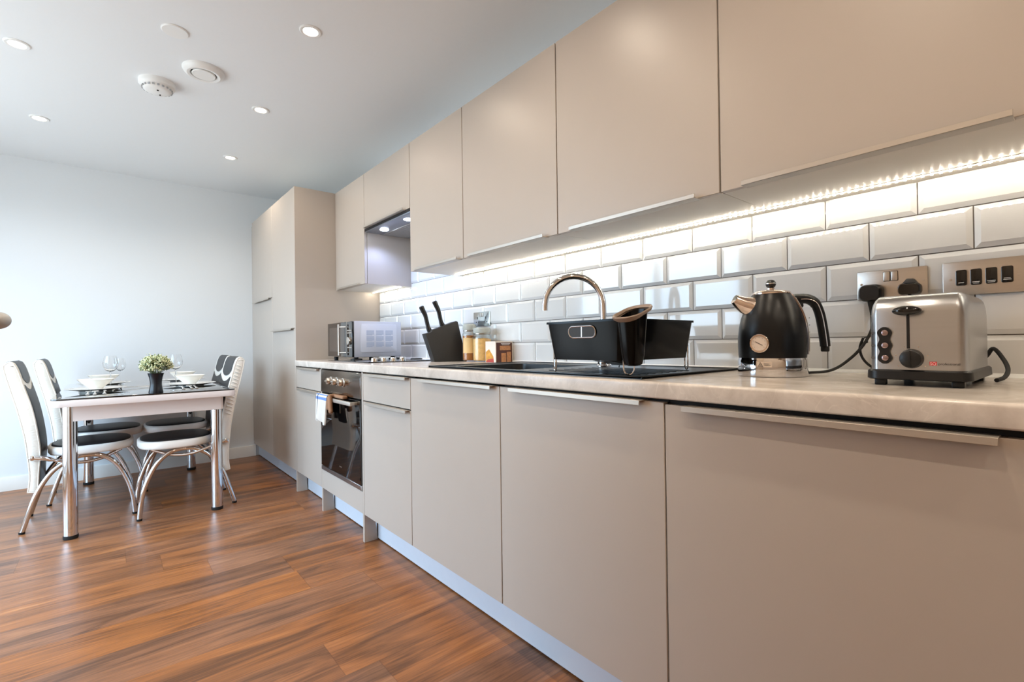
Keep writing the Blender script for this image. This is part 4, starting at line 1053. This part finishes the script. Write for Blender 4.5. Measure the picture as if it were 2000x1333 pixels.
# ------------------------------------------------------------------ table ware
def bowl(label, loc, s=1.0):
    t = thing('bowl', label, 'bowl', loc, group='white bowls on the dinner plates')
    bm = new(); lathe(bm, [(0, .002), (.030*s, 0), (.033*s, .004), (.034*s, .012), (.052*s, .030), (.074*s, .052), (.085*s, .0635), (.0865*s, .0645), (.083*s, .0635), (.068*s, .050), (.045*s, .028), (.02*s, .014), (0, .013)], n=40); obj('bowl_wall', bm, m_ceramic, t)
    return t
def plate_(label, loc, r=.145):
    t = thing('dinner_plate', label, 'plate', loc, group='white dinner plates')
    bm = new(); lathe(bm, [(0, .002), (.07, .002), (.072, 0), (.076, 0), (.078, .004), (.10, .010), (r-.004, .0185), (r, .0205), (r-.003, .0215), (.10, .0135), (.08, .0075), (0, .0068)], n=48); obj('plate_disc', bm, m_ceramic, t)
    return t
sets = [((-1.628, .335), 'left side nearest the camera'), ((-1.163, .345), 'right side nearest the camera'), ((-1.595, .86), 'left side by the back wall'), ((-1.150, .90), 'right side by the back wall')]
p0_ = b0_ = None
for (x, y), w_ in sets:
    l1 = 'white dinner plate laid on the table, '+w_; l2 = 'white flared bowl on a plate, '+w_
    if p0_ is None: p0_ = plate_(l1, (x, y, TZT)); b0_ = bowl(l2, (x, y, TZT+.0072))
    else: dup(p0_, (x, y, TZT), 0, l1); dup(b0_, (x+.0, y, TZT+.0072), 0, l2)

def wine(label, loc, s=1):
    t = thing('wine_glass', label, 'glass', loc, group='stemmed wine glasses')
    bm = new(); lathe(bm, [(0, 0), (.034*s, 0), (.034*s, .0015), (.010*s, .004), (.0040*s, .010), (.0035*s, .085*s), (.006*s, .098*s), (0, .099*s)], n=28); obj('stem', bm, m_glass, t)
    bm = new(); lathe(bm, [(.0, .098*s), (.006*s, .099*s), (.026*s, .112*s), (.039*s, .135*s), (.041*s, .155*s), (.036*s, .185*s), (.030*s, .203*s), (.0292*s, .203*s), (.0350*s, .184*s), (.0398*s, .155*s), (.0378*s, .136*s), (.025*s, .1135*s), (.0, .101*s)], n=36); obj('glass_bowl', bm, m_glass, t)
    return t
w0 = wine('large clear wine glass on the left half of the table', (-1.560, .62, TZT))
w1 = dup(w0, (-1.505, 1.06, TZT), 0, 'small clear wine glass behind the large one on the left'); w1.scale = (.78, .78, .88)
dup(w0, (-1.215, .62, TZT), 0, 'clear wine glass right of the flower vase')

m_cut = pm('polished_cutlery_steel', (226, 225, 222), .3, metal=.6)
def cutlery(kind, label, loc, rz, tiltx=0):
    t = thing(kind, label, kind.split('_')[-1], loc, rz, group='cutlery on the table')
    t.rotation_euler = (tiltx, 0, rz)
    bm = new()
    # local: handle end at y=0, head at y=.19
    hp_ = [(0, 0, .004), (0, .012, .005), (0, .05, .005), (0, .10, .004), (0, .125, .005)]
    tube(bm, catmull(hp_, 5), [.0085 if i < 4 else (.0075 if i < 8 else .005-.0001*i) for i in range(21)], 10, flat=(1, .45)); obj('handle', bm, m_ceramic if False else m_cut, t)
    bm = new()
    if kind == 'fork':
        prism(bm, [(-.004, .123), (.004, .123), (.011, .142), (.011, .152), (-.011, .152), (-.011, .142)], .003, .0055, 'z')
        for k in range(4): box(bm, (-.011+k*.0062, .151, .003), (-.0078+k*.0062, .19, .005))
        obj('tines', bm, m_cut, t)
    elif kind == 'table_knife':
        prism(bm, [(-.005, .122), (.006, .122), (.009, .17), (.004, .205), (-.004, .212)], .003, .005, 'z'); obj('blade', bm, m_cut, t)
    else:
        lathe(bm, [(0, 0), (.9, 0), (1, .15), (.85, .3), (0, .1)], n=24, m=mv(0, .155, .003) @ Matrix.Diagonal((.017, .028, .012, 1))); obj('spoon_bowl', bm, m_cut, t)
    return t
for (sx, who) in ((-1.628, 'left'), (-1.190, 'right')):
    for k, kind in ((-.030, 'fork'), (.0, 'spoon'), (.040, 'table_knife')) if who == 'left' else ((-.036, 'fork'), (.004, 'spoon'), (.030, 'table_knife')):
        nm = kind.replace('_', ' ')
        cutlery(kind, f'steel {nm} lying handle-first in front of the nearest {who} plate', (sx+k, .02-(.01 if kind == 'spoon' else 0)+(.02 if who == 'right' else 0), TZT), 0, .045)
cutlery('fork', 'steel fork angled right of the nearest left plate', (-1.31, .43, TZT), math.radians(78), 0)
cutlery('table_knife', 'steel table knife beside the nearest left plate pointing at it', (-1.30, .56, TZT), math.radians(96), 0)

# flowers
vz = thing('flower_vase', 'flared black vase at the near edge of the table', 'vase', (-1.368, -.085, TZT))
bm = new(); lathe(bm, [(0, .0), (.033, 0), (.034, .003), (.031, .02), (.0275, .045), (.0275, .06), (.031, .085), (.0375, .1075), (.0385, .109), (.036, .108), (.029, .085), (.025, .06), (.025, .045), (.02, .01), (0, .01)], n=40); obj('vase_wall', bm, pm('black_glazed_vase', (16, 18, 24), .28), vz)
fl = thing('flower_bunch', 'bushy bunch of small cream-green artificial flowers in the black vase', 'flowers', (-1.368, -.085, TZT+.1))
m_stem = pm('olive_stem', (96, 110, 72), .7); m_pet = add_noise(pm('cream_green_petals', (214, 218, 176), .8), 120, .18); m_leaf = add_noise(pm('sage_leaves', (92, 108, 70), .7), 90, .3)
rnd = random.Random(5)
heads = []
bs = new(); bp_ = new(); bl = new()
for i in range(185):
    th = rnd.uniform(0, 2*math.pi); ph = math.acos(rnd.uniform(-.30, 1)); r = .073*(.72+.28*rnd.random())
    p = Vector((r*math.sin(ph)*math.cos(th), r*math.sin(ph)*math.sin(th), .046+r*math.cos(ph)*.86))
    if i % 3 == 0: tube(bs, [(p.x*.06, p.y*.06, -.05), (p.x*.3, p.y*.3, .01), tuple(p*.95)], .0010, 5)
    # each head: a cluster of little buds
    for k in range(9):
        q = p+Vector((rnd.gauss(0, .006), rnd.gauss(0, .006), rnd.gauss(0, .005))); t = new(); bmesh.ops.create_icosphere(t, subdivisions=1, radius=rnd.uniform(.0022, .0042)); join(bp_, t, Matrix.Translation(q))
    for k in range(5):
        q = p*(.80+.06*k); a = Vector((rnd.uniform(-1, 1), rnd.uniform(-1, 1), rnd.uniform(-.4, 1))).normalized(); b = a.cross(Vector((rnd.random(), rnd.random(), rnd.random()))).normalized()
        t = new(); vs = [t.verts.new(q+a*x*.016+b*y*.0035) for x, y in ((0, 0), (.5, 1), (1, 0), (.5, -1))]; t.faces.new(vs); join(bl, t)
obj('stems', bs, m_stem, fl); o = obj('petals', bp_, m_pet, fl, ang=60); o['kind'] = 'stuff'
o = obj('leaves', bl, m_leaf, fl); o['kind'] = 'stuff'

# ------------------------------------------------------------------ ceiling fittings
m_spot = pm('warm_spot_lamp', (255, 246, 230), .4, emit=(1, .86, .68), es=26)
def downlight(x, y, label):
    t = thing('ceiling_spotlight', label, 'spotlight', (x, y, ZC), group='recessed ceiling spotlights')
    bm = new(); lathe(bm, [(.045, 0), (.045, -.0025), (.041, -.0055), (.031, -.0050), (.0275, -.001), (.0275, .0)], n=36); obj('trim_ring', bm, m_white, t)
    bm = new(); lathe(bm, [(0, -.0015), (.0278, -.0015), (.0278, .0)], n=28); obj('lamp', bm, m_spot, t)
    return t
spots = []
names = {(-.889, -1.276): 'largest-looking recessed spotlight over the kitchen aisle, nearest the camera', (-.889, -.380): 'recessed spotlight over the kitchen aisle, middle of the right-hand row', (-.889, .521): 'farthest recessed spotlight in the row near the kitchen cabinets',
         (-1.872, -.380): 'recessed spotlight at the left edge of the view', (-1.872, .521): 'recessed spotlight above the dining table, far left row'}
prot = None
grid = [(x, y) for x in (-.889, -1.872) for y in (-1.276, -.380, .521)] + [(x, y) for x in (-.889, -1.45) for y in (-4.87, -3.97, -3.075, -2.178)]  # second list unseen: kitchen row continued, extra column added to brighten near units
if True:
    for x, y in grid:
        lab = names.get((x, y), 'unseen recessed spotlight near the camera')
        if prot is None: prot = downlight(x, y, lab)
        else: dup(prot, (x, y, ZC), 0, lab)
        spots.append((x, y))
SPOT_W = 18
for x, y in spots: spot((x, y, ZC-.008), SPOT_W, (1, .845, .67), 2.6, .7, .024, 'ceiling_beam')
# blank disc
bm = new(); lathe(bm, [(0, -.006), (.047, -.006), (.050, -.003), (.050, 0)], (-1.340, -.917, ZC), 36)
tag(obj('blanking_disc', bm, m_white), 'plain flat white disc on the ceiling, nearest the camera', 'disc')
vt = thing('air_valve', 'round white ceiling air valve with a raised centre disc', 'vent', (-1.200, -.642, ZC))
bm = new(); lathe(bm, [(.090, 0), (.090, -.004), (.084, -.016), (.070, -.024), (.058, -.022), (.055, -.010), (.055, 0)], n=44); obj('valve_ring', bm, m_white, vt)
bm = new(); lathe(bm, [(0, -.025), (.048, -.025), (.0505, -.021), (.047, -.012), (0, -.010)], n=40); obj('valve_disc', bm, m_white, vt)
bm = new(); lathe(bm, [(0, -.004), (.056, -.004), (.056, -.001)], n=32); obj('valve_gap', bm, m_dark, vt)
sd = thing('smoke_detector', 'white domed smoke detector on the ceiling beside the air valve', 'smoke detector', (-1.368, -.372, ZC))
bm = new(); lathe(bm, [(.078, 0), (.078, -.020), (.074, -.026), (.066, -.030), (.058, -.044), (.045, -.050), (0, -.052)], n=44); obj('detector_shell', bm, m_white, sd)
bm = new()
for k in range(20):
    a = 2*math.pi*k/20; box(bm, (.0615, -.0045, -.041), (.0665, .0045, -.033), m=rot(a))
obj('vent_slots', bm, pm('pale_grey_slots', (170, 172, 174), .6), sd)
bm = new(); box(bm, (-.004, -.03, -.0535), (.004, -.022, -.0505)); box(bm, (.010, .018, -.0535), (.016, .030, -.0505)); obj('indicator', bm, m_dark, sd)

# open door folded back against the jutting wall; only its handle end reaches into view
dl = structure(thing('door_1', 'x', 'x', (XJ+.05, -2.30, 0))); del dl['label']; del dl['category']
bm = new(); box(bm, (XJ+.006, -2.74, .01), (XJ+.044, -1.885, 2.03), .002, 1); obj('door_leaf', bm, m_oak_bounce, dl, True)
HXD, HYD, HZD = -1.742, -1.955, 1.036
bm = new(); lathe(bm, [(0, 0), (.025, 0), (.025, .006), (0, .008)], n=24, m=mv(XJ+.044, HYD, HZD) @ rot(math.pi/2, 'Y'))
tube(bm, [(XJ+.044, HYD, HZD), (HXD-.010, HYD, HZD)], .009, 12)
t = new(); bmesh.ops.create_uvsphere(t, u_segments=28, v_segments=16, radius=1); join(bm, t, mv(HXD-.006, HYD, HZD) @ Matrix.Diagonal((.022, .026, .0185, 1)))
obj('door_knob', bm, pm('satin_grey_metal', (178, 180, 182), .4, metal=.15), dl, True)
